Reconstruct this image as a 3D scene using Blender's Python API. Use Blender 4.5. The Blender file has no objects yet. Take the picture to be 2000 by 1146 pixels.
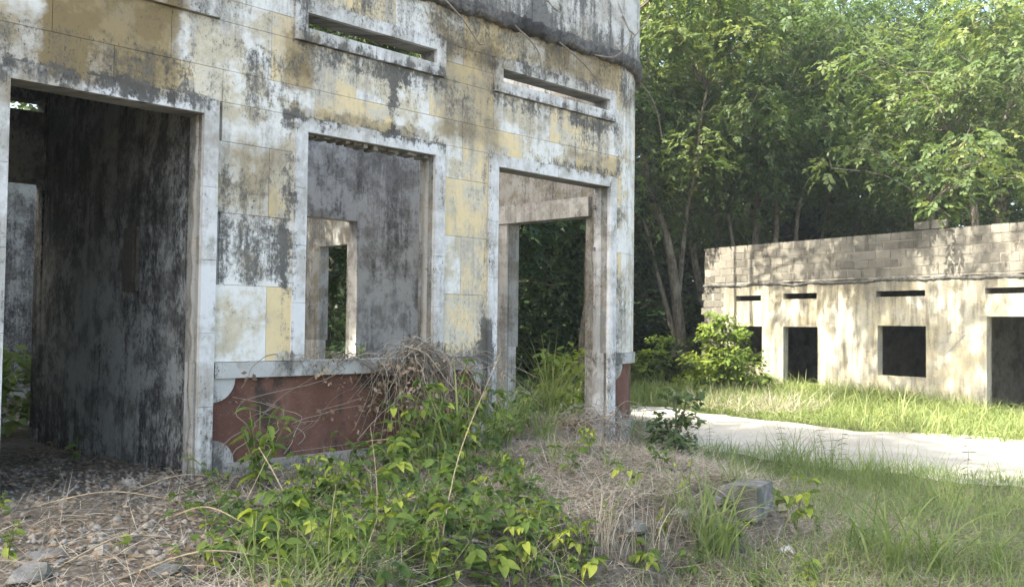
import bpy, math, random
import numpy as np

R = random.Random(7)
G = np.random.default_rng(11)
S = bpy.context.scene
C = S.collection
rad = math.radians

# ---------------------------------------------------------------- camera
PIT, ROLL, FPX = 0.032862, 0.0117608, 1800.0
EYE = 1.10
cp, sp, cr, sr = math.cos(PIT), math.sin(PIT), math.cos(ROLL), math.sin(ROLL)
import mathutils
V3 = mathutils.Vector
cam_d = bpy.data.cameras.new('camera')
cam_d.sensor_width = 36.0
cam_d.lens = 36.0 * FPX / 2000.0
cam_d.clip_start, cam_d.clip_end = 0.05, 2000
cam = bpy.data.objects.new('camera', cam_d)
C.objects.link(cam)
cx = V3((cr, -sp * sr, cp * sr)); cy = V3((-sr, -sp * cr, cp * cr)); cz = cx.cross(cy)
cam.matrix_world = mathutils.Matrix(((cx.x, cy.x, cz.x, 0), (cx.y, cy.y, cz.y, 0), (cx.z, cy.z, cz.z, EYE), (0, 0, 0, 1)))
S.camera = cam

# ---------------------------------------------------------------- sky, sun, exposure
SUN_H = np.array([-0.871, -0.491]); SUN_EL = rad(49.5)
w = bpy.data.worlds.new('World'); S.world = w; w.use_nodes = True
nt = w.node_tree; nt.nodes.clear()
sky = nt.nodes.new('ShaderNodeTexSky'); sky.sky_type = 'NISHITA'; sky.sun_disc = False
sky.sun_elevation = SUN_EL
sky.sun_rotation = math.atan2(SUN_H[0], SUN_H[1])
sky.air_density, sky.dust_density, sky.ozone_density = 1.0, 4.0, 0.6
bg = nt.nodes.new('ShaderNodeBackground'); bg.inputs[1].default_value = 0.15
wo = nt.nodes.new('ShaderNodeOutputWorld')
nt.links.new(sky.outputs[0], bg.inputs[0]); nt.links.new(bg.outputs[0], wo.inputs[0])
sd = bpy.data.lights.new('sun', 'SUN'); sd.energy = 3.7; sd.angle = rad(0.6); sd.color = (1.0, 0.945, 0.85)
sun = bpy.data.objects.new('sun', sd); C.objects.link(sun)
sdir = V3((SUN_H[0] * math.cos(SUN_EL), SUN_H[1] * math.cos(SUN_EL), math.sin(SUN_EL)))
sun.rotation_euler = sdir.to_track_quat('Z', 'Y').to_euler(); sun.location = (-20, -12, 30)
vs = S.view_settings
S.display_settings.display_device = 'sRGB'
vs.view_transform = 'Standard'; vs.look = 'None'; vs.gamma = 1.0; vs.use_curve_mapping = False
vs.exposure = 2.38
vs.use_white_balance = True; vs.white_balance_temperature = 6950; vs.white_balance_tint = 6
cy_ = S.cycles
cy_.max_bounces = 8; cy_.diffuse_bounces = 4; cy_.transmission_bounces = 4; cy_.transparent_max_bounces = 4; cy_.glossy_bounces = 2
cy_.use_denoising = True
cy_.sample_clamp_indirect = 6.0

# ---------------------------------------------------------------- helpers
def tag(o, label, cat, group=None):
    o['label'] = label; o['category'] = cat
    if group: o['group'] = group
    return o

def empty(name, loc, label=None, cat=None, group=None):
    o = bpy.data.objects.new(name, None); C.objects.link(o); o.location = loc
    o.empty_display_size = 0.2
    if label: tag(o, label, cat, group)
    return o

def origin_of(p):
    x = np.zeros(3)
    while p is not None:
        x = x + np.array(p.location); p = p.parent
    return x

def link(name, me, parent=None, loc=(0, 0, 0)):
    o = bpy.data.objects.new(name, me); C.objects.link(o); o.location = loc
    if parent is not None: o.parent = parent
    return o

def rawmesh(name, verts, faces, mats, smooth=False, attrs=None, midx=None):
    """verts (n,3); faces: (m,4)/(m,3) int array or list of lists"""
    me = bpy.data.meshes.new(name)
    verts = np.asarray(verts, dtype=np.float32)
    if isinstance(faces, np.ndarray):
        k = faces.shape[1]; m = faces.shape[0]
        me.vertices.add(len(verts)); me.vertices.foreach_set('co', verts.ravel())
        me.loops.add(m * k); me.loops.foreach_set('vertex_index', faces.astype(np.int32).ravel())
        me.polygons.add(m)
        me.polygons.foreach_set('loop_start', np.arange(0, m * k, k, dtype=np.int32))
        me.update(calc_edges=True)
    else:
        me.from_pydata(verts.tolist(), [], faces); me.update()
    if not isinstance(mats, (list, tuple)): mats = [mats]
    for m_ in mats: me.materials.append(m_)
    if midx is not None: me.polygons.foreach_set('material_index', np.asarray(midx, dtype=np.int32))
    if smooth: me.polygons.foreach_set('use_smooth', np.ones(len(me.polygons), dtype=bool))
    for k_, a in (attrs or {}).items():
        a = np.asarray(a, dtype=np.float32)
        if a.ndim == 1:
            at = me.attributes.new(k_, 'FLOAT', 'POINT'); at.data.foreach_set('value', a)
        else:
            at = me.attributes.new(k_, 'FLOAT_VECTOR', 'POINT'); at.data.foreach_set('vector', a.ravel())
    return me

def mk(name, verts, faces, mats, parent=None, smooth=False, attrs=None, midx=None):
    v = np.asarray(verts, dtype=np.float64) - (origin_of(parent) if parent is not None else 0)
    return link(name, rawmesh(name, v, faces, mats, smooth, attrs, midx), parent)

class MB:
    """collects quads in a parametric space; keeps the parameters as attribute 'sz'"""
    def __init__(s): s.v = []; s.f = []
    def face(s, *pts):
        b = len(s.v); s.v += [tuple(p) for p in pts]; s.f.append(list(range(b, b + len(pts))))
    def box(s, a, b):
        (x0, y0, z0), (x1, y1, z1) = a, b
        p = [(x, y, z) for x in (x0, x1) for y in (y0, y1) for z in (z0, z1)]
        b0 = len(s.v); s.v += p
        for q in ((0, 1, 3, 2), (4, 6, 7, 5), (0, 4, 5, 1), (2, 3, 7, 6), (0, 2, 6, 4), (1, 5, 7, 3)):
            s.f.append([b0 + i for i in q])
    def boxs(s, a, b, n):
        """box cut n times along the first axis (bends round the corner)"""
        xs = np.linspace(a[0], b[0], n + 1)
        y0, y1, z0, z1 = a[1], b[1], a[2], b[2]
        b0 = len(s.v)
        for x in xs: s.v += [(x, y0, z0), (x, y1, z0), (x, y1, z1), (x, y0, z1)]
        for i in range(n):
            for j in range(4):
                k = (j + 1) % 4
                s.f.append([b0 + 4 * i + j, b0 + 4 * i + k, b0 + 4 * i + 4 + k, b0 + 4 * i + 4 + j])
        s.f.append([b0, b0 + 3, b0 + 2, b0 + 1]); e = b0 + 4 * n; s.f.append([e, e + 1, e + 2, e + 3])
    def prism(s, poly, v0, v1):
        """poly: [(s,z)] extruded over the second axis"""
        n = len(poly); b0 = len(s.v)
        s.v += [(a, v0, b) for a, b in poly] + [(a, v1, b) for a, b in poly]
        s.f.append([b0 + i for i in range(n)][::-1]); s.f.append([b0 + n + i for i in range(n)])
        for i in range(n):
            j = (i + 1) % n
            s.f.append([b0 + i, b0 + j, b0 + n + j, b0 + n + i])
    def build(s, name, fn, mats, parent=None, smooth=False):
        P = np.array(s.v, dtype=float)
        return mk(name, fn(P), s.f, mats, parent, smooth, {'sz': P})

def tube(pts, radii, sides=6):
    pts = np.asarray(pts, float); n = len(pts); radii = np.broadcast_to(np.asarray(radii, float), (n,))
    tan = np.gradient(pts, axis=0); tan /= np.linalg.norm(tan, axis=1)[:, None] + 1e-9
    ref = np.where(np.abs(tan[:, 2:3]) > .9, np.array([[1., 0, 0]]), np.array([[0, 0, 1.]]))
    a = np.cross(tan, ref); a /= np.linalg.norm(a, axis=1)[:, None] + 1e-9
    b = np.cross(tan, a)
    th = np.linspace(0, 2 * math.pi, sides, endpoint=False)
    v = pts[:, None, :] + radii[:, None, None] * (np.cos(th)[None, :, None] * a[:, None, :] + np.sin(th)[None, :, None] * b[:, None, :])
    v = v.reshape(-1, 3); f = []
    i = np.arange(n - 1)[:, None] * sides; j = np.arange(sides)[None, :]; k = (j + 1) % sides
    f = np.stack([i + j, i + k, i + sides + k, i + sides + j], -1).reshape(-1, 4)
    return v, f

def join(parts):
    vs_, fs_, o = [], [], 0
    for v, f in parts:
        vs_.append(v); fs_.append(f + o); o += len(v)
    return np.concatenate(vs_), np.concatenate(fs_)

def spline(pts, n):
    p = np.asarray(pts, float); k = len(p)
    P = np.vstack([2 * p[0] - p[1], p, 2 * p[-1] - p[-2]])
    out = []
    for u in np.linspace(0, k - 1 - 1e-6, n):
        i = int(u); t = u - i; a, b, c, d = P[i], P[i + 1], P[i + 2], P[i + 3]
        out.append(.5 * (2 * b + (c - a) * t + (2 * a - 5 * b + 4 * c - d) * t * t + (3 * b - a - 3 * c + d) * t ** 3))
    return np.array(out)

def sstep(a, b, x):
    t = np.clip((x - a) / (b - a), 0, 1); return t * t * (3 - 2 * t)

_ph = G.uniform(0, 6.28, (40, 2)); _dir = G.uniform(0, 6.28, 40)
def wob(x, y, f, k=0):
    """cheap smooth noise -1..1"""
    r = 0
    for i in range(5):
        a = _dir[(k + i) % 40]; q = f * (1 + .37 * i)
        r = r + np.sin(q * (x * math.cos(a) + y * math.sin(a)) + _ph[(k + i) % 40, 0]) * np.sin(q * .8 * (-x * math.sin(a) + y * math.cos(a)) + _ph[(k + i) % 40, 1])
    return r / 2.2

# ---------------------------------------------------------------- frames of reference
TH = 0.779589; DW = 6.33
Dv = np.array([math.sin(TH), math.cos(TH), 0.]); Nv = np.array([math.cos(TH), -math.sin(TH), 0.])
S0, RC = 8.02, 1.0          # start and radius of the rounded corner
S1 = S0 + RC * math.pi / 2
def W(P):
    """(s along the facade and round the corner, v outward, z) -> world"""
    P = np.asarray(P, float); s, v, z = P[:, 0], P[:, 1], P[:, 2]
    a = np.clip((s - S0) / RC, 0, math.pi / 2)
    t = np.where(s < S0, s, S0 + np.sin(a) * (RC + v)); q = np.where(s < S0, v, -RC + np.cos(a) * (RC + v))
    m = s > S1
    t = np.where(m, S0 + RC + v, t); q = np.where(m, -RC - (s - S1), q)
    return t[:, None] * Dv + (q - DW)[:, None] * Nv + z[:, None] * np.array([0, 0, 1.])
def T(P):
    """straight frame of the same building: (t, v, z) -> world, no bend"""
    P = np.asarray(P, float)
    return P[:, :1] * Dv + (P[:, 1:2] - DW) * Nv + P[:, 2:3] * np.array([0, 0, 1.])
def tv(x, y): return x * Dv[0] + y * Dv[1], x * Nv[0] + y * Nv[1] + DW
A2 = 0.584685; C2 = -19.6274
D2 = np.array([-math.sin(A2), math.cos(A2), 0.]); N2 = np.array([-math.cos(A2), -math.sin(A2), 0.])
def B(P):
    """second building: (r along its front, w outward, z) -> world"""
    P = np.asarray(P, float)
    return P[:, :1] * D2 + (P[:, 1:2] + C2) * N2 + P[:, 2:3] * np.array([0, 0, 1.])

# ---------------------------------------------------------------- terrain
def height(x, y):
    x = np.asarray(x, float); y = np.asarray(y, float)
    t, v = tv(x, y); r = np.hypot(x, y)
    low = -.50 - .16 * sstep(6, 11, r) + .03 * wob(x, y, 1.3, 3) * sstep(2, 4, r)
    wb = N2[0] * x + N2[1] * y - C2; rb = D2[0] * x + D2[1] * y
    low = low + .22 * sstep(2.6, .9, wb) * sstep(9.8, 13.5, rb) * sstep(-1, 0, wb)
    low = low + .28 * sstep(16.8, 18, rb) * sstep(3.2, 1.6, wb) * sstep(-2, 0, wb) 
    low = low + .25 * sstep(-4, -9, v) * sstep(16, 12, t)
    vb = 2.72 + 1.2 * sstep(3.0, 1.2, t)
    e1 = vb - v; e2 = -((t - 6.4) * .78 + (v - 2.75) * .625)
    e2 = np.where(v < 0, 9.35 - t, e2); e3 = v + 9.5
    e = np.minimum(np.minimum(e1, e2), e3) + .09 * wob(x, y, 4.0, 9)
    k = sstep(-.42, .12, e)
    hi = -.06 - .20 * sstep(5.8, 8.2, t) * sstep(-.3, .2, v) + .035 * wob(x, y, 3.1, 14) * sstep(-.1, .5, v) - .06 * sstep(0, -3, v)
    hi = hi + .10 * np.exp(-((t - 6.3) ** 2) / 1.2 - ((v - 1.1) ** 2) / .5)
    return low * (1 - k) + hi * k

def at(px, py):
    """the point of the ground seen at a pixel of the 2000 px photograph"""
    u = (px - 1000) / FPX; q = -(py - 573) / FPX
    u, q = cr * u - sr * q, sr * u + cr * q
    d = np.array([u, cp - sp * q, sp + cp * q]); s = np.arange(1.5, 60, .01)
    P = d[None] * s[:, None]; z = P[:, 2] + EYE; h = height(P[:, 0], P[:, 1])
    i = np.argmax(z < h); p = P[i]
    return np.array([p[0], p[1], float(height(p[0], p[1]))])

# ---------------------------------------------------------------- node helpers
class NB:
    def __init__(s, name):
        s.m = bpy.data.materials.new(name); s.m.use_nodes = True; s.t = s.m.node_tree
        s.t.nodes.clear()
    def n(s, typ, **kw):
        x = s.t.nodes.new(typ)
        for k, v in kw.items(): setattr(x, k, v)
        return x
    def set(s, sock, v):
        if v is None: return
        if isinstance(v, bpy.types.NodeSocket): s.t.links.new(v, sock)
        else:
            if isinstance(v, (tuple, list)) and len(v) == 3 and sock.type == 'RGBA': v = (*v, 1)
            sock.default_value = v
    def math(s, op, a, b=None, c=None, clamp=False):
        x = s.n('ShaderNodeMath', operation=op, use_clamp=clamp)
        for i, v in enumerate((a, b, c)): s.set(x.inputs[i], v) if v is not None else None
        return x.outputs[0]
    def vmath(s, op, a, b=None):
        x = s.n('ShaderNodeVectorMath', operation=op); s.set(x.inputs[0], a)
        if b is not None: s.set(x.inputs[1], b)
        return x.outputs[0]
    def noise(s, vec, scale, detail=4, rough=.55, dist=0):
        x = s.n('ShaderNodeTexNoise'); s.set(x.inputs['Vector'], vec); x.inputs['Scale'].default_value = scale
        x.inputs['Detail'].default_value = detail; x.inputs['Roughness'].default_value = rough; x.inputs['Distortion'].default_value = dist
        return x.outputs[0]
    def mapr(s, v, a, b, c=0., d=1., smooth=True):
        x = s.n('ShaderNodeMapRange', interpolation_type='SMOOTHSTEP' if smooth else 'LINEAR')
        s.set(x.inputs[0], v); s.set(x.inputs[1], a); s.set(x.inputs[2], b); s.set(x.inputs[3], c); s.set(x.inputs[4], d)
        return x.outputs[0]
    def mix(s, f, a, b):
        x = s.n('ShaderNodeMix', data_type='RGBA'); s.set(x.inputs[0], f); s.set(x.inputs[6], a); s.set(x.inputs[7], b)
        return x.outputs[2]
    def scale(s, vec, xyz): return s.vmath('MULTIPLY', vec, xyz)
    def out(s, col, rough=.85, bump=None, bstr=.4, bdist=.01, spec=.25):
        p = s.n('ShaderNodeBsdfPrincipled'); s.set(p.inputs['Base Color'], col); s.set(p.inputs['Roughness'], rough)
        p.inputs['Specular IOR Level'].default_value = spec
        if bump is not None:
            b = s.n('ShaderNodeBump'); b.inputs['Strength'].default_value = bstr; b.inputs['Distance'].default_value = bdist
            s.set(b.inputs['Height'], bump); s.t.links.new(b.outputs[0], p.inputs['Normal'])
        o = s.n('ShaderNodeOutputMaterial'); s.t.links.new(p.outputs[0], o.inputs[0])
        return s.m

# stains of the facade, where the photograph has them: (s0, s1, z0, z1, softness, amount)
DARK = [(3.55, 3.92, 2.66, 3.12, .16, .40), (3.34, 3.80, 1.44, 1.80, .14, .52), (3.32, 3.66, 1.92, 2.18, .12, .24),
        (3.84, 5.46, 2.725, 2.765, .05, .42), (6.1, 8.0, 2.725, 2.765, .06, .30), (4.0, 5.45, 3.23, 3.34, .09, .34),
        (4.89, 4.95, 2.72, 3.22, .05, .46), (6.1, 8.0, 3.24, 3.34, .10, .30), (7.35, 8.05, 2.80, 3.24, .15, .26),
        (4.6, 9.5, 3.70, 4.2, .25, .33), (3.3, 4.6, 3.72, 4.2, .2, .22), (0.8, 3.0, 2.70, 2.96, .14, .38), (5.58, 6.05, 2.50, 4.0, .18, .14),
        (5.5, 6.06, .79, .86, .10, .40), (3.86, 3.90, .79, 2.72, .05, .38), (6.02, 6.05, .8, 2.7, .05, .34),
        (6.04, 6.20, -.4, 1.10, .10, .50), (7.8, 8.06, -.4, 1.0, .12, .36), (3.0, 4.0, 3.46, 3.66, .2, .15), (8.05, 8.22, 1.0, 4.0, .06, .20),
        (3.1, 6.0, -.6, -.02, .10, .30), (3.16, 3.3, -.3, .75, .12, .18), (1.7, 3.2, 2.63, 2.72, .05, .42), (4.1, 5.5, 2.66, 2.72, .04, .26), (3.92, 4.0, 3.34, 3.66, .05, .30), (5.0, 5.4, 3.33, 3.42, .05, .25), (6.1, 6.2, 3.34, 3.66, .05, .24), (6.4, 7.6, 3.60, 3.68, .05, .22)]
BROWN = [(2.10, 2.93, 2.72, 3.60, .10, .85), (3.86, 4.06, 2.96, 3.36, .07, .75), (5.52, 6.13, 2.86, 3.75, .18, .5), (3.34, 3.75, 1.95, 2.35, .2, .4),
         (3.9, 5.3, 2.74, 2.80, .05, .6), (0.8, 2.2, 2.5, 2.98, .2, .55), (7.2, 8.0, 2.75, 2.9, .1, .4), (6.9, 8.0, 3.75, 3.95, .1, .35), (5.4, 9.2, 3.66, 4.1, .2, .42)]

def plaster(name, paint, paint2=None, dirt=.0, streak=.5, dark=(.055, .054, .050), brown=(.19, .145, .075), blobs=True, wsh=.85, ns=1., bk=1., washc=(.33, .325, .305)):
    b = NB(name)
    a = b.n('ShaderNodeAttribute', attribute_name='sz').outputs['Vector']
    sx = b.n('ShaderNodeSeparateXYZ'); b.set(sx.inputs[0], a)
    cmb = b.n('ShaderNodeCombineXYZ'); b.set(cmb.inputs[0], b.math('SUBTRACT', sx.outputs[0], sx.outputs[1])); b.set(cmb.inputs[2], sx.outputs[2])
    b.set(cmb.inputs[1], b.math('MULTIPLY', sx.outputs[1], .3))
    uv = cmb.outputs[0]
    n1 = b.noise(uv, 1.7 * ns, 7, .64, .3)
    n2 = b.noise(b.scale(uv, (7.0 * ns, 7.0 * ns, .75 * ns)), 1.6, 6, .64)
    n3 = b.noise(b.scale(uv, (1.25, 1.25, .8)), 24, 7, .78)
    n4 = b.noise(b.vmath('ADD', uv, (7.3, 2.1, 5.5)), 4.5, 6, .65)
    # wobbling copy of the coordinates, for ragged stain edges
    wn = b.n('ShaderNodeTexNoise'); b.set(wn.inputs['Vector'], uv); wn.inputs['Scale'].default_value = 9; wn.inputs['Detail'].default_value = 5; wn.inputs['Roughness'].default_value = .7
    off = b.scale(b.vmath('SUBTRACT', wn.outputs[1], (.5, .5, .5)), (.20, .20, .26))
    uw = b.vmath('ADD', uv, off)
    def field(lst):
        tot = None
        for (s0, s1, z0, z1, so, am) in lst:
            d = b.vmath('SUBTRACT', b.vmath('ABSOLUTE', b.vmath('SUBTRACT', uw, ((s0 + s1) / 2, 0, (z0 + z1) / 2))), ((s1 - s0) / 2, 9, (z1 - z0) / 2))
            q = b.n('ShaderNodeSeparateXYZ'); b.set(q.inputs[0], d)
            k = b.mapr(b.math('MAXIMUM', q.outputs[0], q.outputs[2]), so, 0., 0., am)
            tot = k if tot is None else b.math('ADD', tot, k)
        return tot
    base = paint
    if paint2 is not None: base = b.mix(b.mapr(b.math('ADD', n4, b.math('MULTIPLY', b.math('SUBTRACT', n1, .5), .6)), .44, .60), paint, paint2)
    base = b.mix(b.mapr(n3, .35, .75, 0, .25), base, tuple(c * .78 for c in paint))
    d = b.math('ADD', b.math('MULTIPLY', b.math('SUBTRACT', n1, .5), 1.5), b.math('MULTIPLY', b.math('SUBTRACT', n2, .5), streak * 1.5))
    d = b.math('ADD', d, b.math('MULTIPLY', b.math('SUBTRACT', n4, .5), .55))
    d = b.math('ADD', d, dirt)
    oi = b.n('ShaderNodeObjectInfo').outputs['Random']
    d = b.math('ADD', d, b.math('MULTIPLY', b.math('SUBTRACT', oi, .5), .16 if blobs else 0.))
    n6 = b.noise(b.vmath('ADD', uv, (1.7, 9.2, 3.1)), .85, 7, .68, .4)
    wash = b.math('MULTIPLY', b.mapr(b.math('ADD', b.math('ADD', n6, b.math('MULTIPLY', b.math('SUBTRACT', n2, .5), .7)), b.math('MULTIPLY', b.math('SUBTRACT', n3, .5), .55)), .44, .68), wsh)
    base = b.mix(wash, base, washc)
    if blobs: d = b.math('ADD', d, b.math('MULTIPLY', field(DARK), bk))
    dd = b.math('ADD', d, b.math('MULTIPLY', b.math('SUBTRACT', n3, .5), 1.5))
    m = b.mapr(dd, .17, .62, 0, .92)
    br = b.math('MULTIPLY', b.mapr(n4, .40, .66), .42)
    if blobs:
        bf = b.math('MULTIPLY', b.math('MULTIPLY', field(BROWN), bk), b.mapr(b.math('ADD', n1, b.math('MULTIPLY', n3, .35)), .40, .68, .45, 1.0))
        br = b.math('ADD', b.math('MULTIPLY', br, .75), bf, clamp=True)
    col = b.mix(br, base, brown)
    col = b.mix(m, col, b.mix(b.mapr(n4, .4, .65), dark, tuple(c * 1.9 for c in dark)))
    # fine black mould specks inside the half-dirty zones
    n5 = b.noise(b.scale(uv, (1.0, 1.0, .6)), 60, 3, .6)
    sp_ = b.math('MULTIPLY', b.mapr(n5, .58, .66), b.mapr(dd, -.12, .35))
    col = b.mix(b.math('MULTIPLY', sp_, .75), col, tuple(c * .6 for c in dark))
    # hairline cracks
    vo = b.n('ShaderNodeTexVoronoi', feature='DISTANCE_TO_EDGE'); b.set(vo.inputs['Vector'], b.vmath('ADD', uv, b.scale(off, (2.2, 2.2, 2.2)))); vo.inputs['Scale'].default_value = 1.1
    ck = b.math('MULTIPLY', b.mapr(vo.outputs['Distance'], .002, .008, 1, 0), b.mapr(n4, .52, .6))
    col = b.mix(b.math('MULTIPLY', ck, .5), col, (.06, .055, .05))
    h = b.math('ADD', b.math('MULTIPLY', n3, .6), b.math('SUBTRACT', b.math('MULTIPLY', n1, .8), b.math('MULTIPLY', ck, .5)))
    return b.out(col, .9, h, .55, .012)

M = {}
M['white'] = plaster('white_paint', (.63, .63, .60), (.57, .52, .40), dirt=-.02)
M['yellow'] = plaster('yellow_paint', (.61, .50, .30), (.60, .57, .48), dirt=-.05)
M['trim'] = plaster('trim_paint', (.57, .58, .58), (.47, .48, .475), dirt=-.01, streak=1.0, wsh=.75, bk=.9)
M['concrete'] = plaster('bare_concrete', (.30, .29, .26), (.38, .36, .33), dirt=.06, dark=(.07, .07, .065))
M['parapet'] = plaster('parapet_plaster', (.50, .505, .49), (.42, .42, .40), dirt=.16, streak=1.5, dark=(.075, .075, .073))
M['inner'] = plaster('inner_plaster', (.44, .445, .44), (.30, .30, .295), dirt=.15, streak=.7, dark=(.045, .045, .046), brown=(.15, .135, .11), blobs=False, wsh=.9, ns=.8, washc=(.19, .19, .19))
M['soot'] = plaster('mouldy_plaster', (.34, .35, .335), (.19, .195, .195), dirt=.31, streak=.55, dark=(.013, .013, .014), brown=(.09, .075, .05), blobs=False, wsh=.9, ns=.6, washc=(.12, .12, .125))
M['inner_white'] = plaster('inner_white', (.47, .47, .455), (.38, .38, .365), dirt=.08, streak=.8, brown=(.25, .235, .20), blobs=False, washc=(.25, .25, .24))
M['reveal'] = plaster('shade_darkened_reveal', (.30, .30, .285), (.22, .22, .21), dirt=.16, streak=.6, blobs=False, washc=(.13, .13, .125))  # grey reveal plaster, darkened further to paint in the shadow inside the openings
M['band'] = plaster('sill_paint', (.40, .405, .39), (.33, .33, .31), dirt=.10, streak=.5)

def red_mat():
    b = NB('red_dado'); a = b.n('ShaderNodeAttribute', attribute_name='sz').outputs['Vector']
    n1 = b.noise(a, 2.2, 6, .65); n3 = b.noise(b.scale(a, (1, 1, 2.5)), 45, 5, .75); n2 = b.noise(b.scale(a, (1, 1, .4)), 6, 4, .6)
    c = b.mix(b.mapr(n1, .35, .65), (.122, .058, .042), (.19, .098, .072))
    c = b.mix(b.mapr(b.math('ADD', n1, b.math('MULTIPLY', b.math('SUBTRACT', n2, .5), .8)), .50, .66), c, (.065, .045, .036))
    c = b.mix(b.mapr(n3, .56, .70, 0, .6), c, (.33, .22, .18))
    return b.out(c, .95, n3, .9, .012)
M['red'] = red_mat()

def rough_concrete(name, c0, c1, scale=14, moss=0.):
    b = NB(name); a = b.n('ShaderNodeTexCoord').outputs['Object']
    n1 = b.noise(a, 1.6, 6, .65); n2 = b.noise(a, scale, 6, .7); n3 = b.noise(a, 4.2, 5, .6)
    c = b.mix(b.mapr(n2, .35, .68), c0, c1)
    c = b.mix(b.mapr(n1, .48, .68, 0, .8), c, tuple(x * .4 for x in c0))
    if moss: c = b.mix(b.mapr(n3, .48, .6, 0, moss), c, (.045, .055, .02))
    return b.out(c, .95, n2, .9, .03)
M['broken'] = rough_concrete('broken_concrete', (.07, .068, .066), (.16, .155, .145))
M['stone'] = rough_concrete('stone', (.22, .20, .17), (.36, .335, .30), 9)
M['step'] = rough_concrete('step_concrete', (.13, .128, .12), (.25, .245, .23), 12, .35)
M['paper'] = rough_concrete('crumpled_paper', (.62, .63, .65), (.75, .75, .75), 6)

def simple(name, col, rough=.8, spec=.25):
    b = NB(name); a = b.n('ShaderNodeTexCoord').outputs['Object']
    n = b.noise(a, 22, 4, .6)
    return b.out(b.mix(b.mapr(n, .3, .7), tuple(c * .65 for c in col), tuple(min(1, c * 1.2) for c in col)), rough, n, .3, .004, spec)
M['rebar'] = simple('rusty_rebar', (.20, .17, .15), .7)
M['wood'] = simple('weathered_wood', (.085, .075, .06))
M['graffiti'] = simple('blue_scrawl', (.34, .36, .45))
M['stalk'] = simple('dry_stalk', (.36, .29, .19))
M['green_stalk'] = simple('green_stalk', (.16, .20, .06))

def block_mat():
    b = NB('concrete_block'); oi = b.n('ShaderNodeObjectInfo')
    geo = b.n('ShaderNodeNewGeometry').outputs['Position']
    n1 = b.noise(geo, 1.1, 6, .65); n2 = b.noise(geo, 24, 4, .7); n3 = b.noise(b.scale(geo, (2.2, 2.2, .8)), 1.6, 5, .7)
    c = b.mix(oi.outputs['Random'], (.095, .09, .08), (.18, .17, .15))
    c = b.mix(b.mapr(n1, .45, .6, 0, .7), c, (.22, .205, .175))
    c = b.mix(b.mapr(n3, .53, .66, 0, .85), c, (.045, .04, .034))
    c = b.mix(b.mapr(n2, .5, .75, 0, .35), c, (.1, .09, .075))
    return b.out(c, .95, n2, .7, .02)
M['block'] = block_mat()
M['mortar'] = rough_concrete('mortar', (.27, .25, .21), (.34, .315, .265), 10)

def b2_plaster():
    b = NB('cream_plaster'); a = b.n('ShaderNodeAttribute', attribute_name='sz').outputs['Vector']
    n1 = b.noise(a, .9, 6, .62); n2 = b.noise(b.scale(a, (5, 5, .6)), 1.2, 6, .65); n3 = b.noise(a, 18, 5, .7); n4 = b.noise(b.vmath('ADD', a, (3, 8, 1)), 1.6, 5, .6)
    c = b.mix(b.mapr(n4, .38, .58), (.35, .335, .285), (.41, .37, .275))
    c = b.mix(b.mapr(n1, .5, .68), c, (.42, .405, .365))
    k = b.math('ADD', b.math('MULTIPLY', n2, .65), b.math('MULTIPLY', n1, .5))
    k = b.math('ADD', k, b.math('MULTIPLY', n3, .2))
    sx = b.n('ShaderNodeSeparateXYZ'); b.set(sx.inputs[0], a)
    k = b.math('ADD', k, b.mapr(sx.outputs[2], 1.3, 2.3, 0, .10))
    c = b.mix(b.mapr(k, .62, .82, 0, .85), c, (.13, .118, .095))
    n5 = b.noise(a, 55, 3, .6)
    c = b.mix(b.math('MULTIPLY', b.mapr(n5, .58, .68), b.mapr(k, .55, .8, 0, .8)), c, (.07, .065, .055))
    return b.out(c, .95, b.math('ADD', n3, n1), .6, .02)
M['cream'] = b2_plaster()
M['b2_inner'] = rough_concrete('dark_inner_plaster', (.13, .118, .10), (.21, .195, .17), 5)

def leaf_mat(name, lo, hi, trans=.4, rough=.5, yellow=(.30, .30, .04)):
    b = NB(name); at_ = b.n('ShaderNodeAttribute', attribute_name='tint').outputs['Fac']
    oi = b.n('ShaderNodeObjectInfo').outputs['Random']
    geo = b.n('ShaderNodeNewGeometry').outputs['Position']
    n = b.noise(geo, 9, 3, .6)
    k = b.math('ADD', at_, b.math('MULTIPLY', b.math('SUBTRACT', n, .5), .5))
    k = b.math('ADD', k, b.math('MULTIPLY', b.math('SUBTRACT', oi, .5), .45 if name == 'weed_leaves' else .2), clamp=True)
    rp = b.n('ShaderNodeValToRGB'); b.set(rp.inputs[0], k); e = rp.color_ramp.elements
    e[0].position, e[0].color = 0., (*lo, 1); e[1].position, e[1].color = 1., (*yellow, 1)
    x = rp.color_ramp.elements.new(.62); x.color = (*hi, 1)
    colr = rp.outputs[0]
    if name == 'weed_leaves':
        n8 = b.noise(geo, 60, 4, .65); n9 = b.noise(geo, 7, 2, .5)
        colr = b.mix(b.math('MULTIPLY', b.mapr(n8, .58, .68), b.mapr(n9, .5, .6)), colr, (.22, .15, .06))
    p = b.n('ShaderNodeBsdfPrincipled'); b.set(p.inputs['Base Color'], colr); p.inputs['Roughness'].default_value = rough
    p.inputs['Specular IOR Level'].default_value = .2
    t = b.n('ShaderNodeBsdfTranslucent'); b.set(t.inputs[0], b.mix(.5, rp.outputs[0], b.vmath('MULTIPLY', rp.outputs[0], (1.5, 1.6, .5))))
    mx = b.n('ShaderNodeMixShader'); mx.inputs[0].default_value = trans
    b.t.links.new(p.outputs[0], mx.inputs[1]); b.t.links.new(t.outputs[0], mx.inputs[2])
    o = b.n('ShaderNodeOutputMaterial'); b.t.links.new(mx.outputs[0], o.inputs[0])
    return b.m
M['tree_leaf'] = leaf_mat('tree_leaves', (.042, .074, .034), (.098, .145, .058), .45, .5, (.205, .23, .085))
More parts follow.
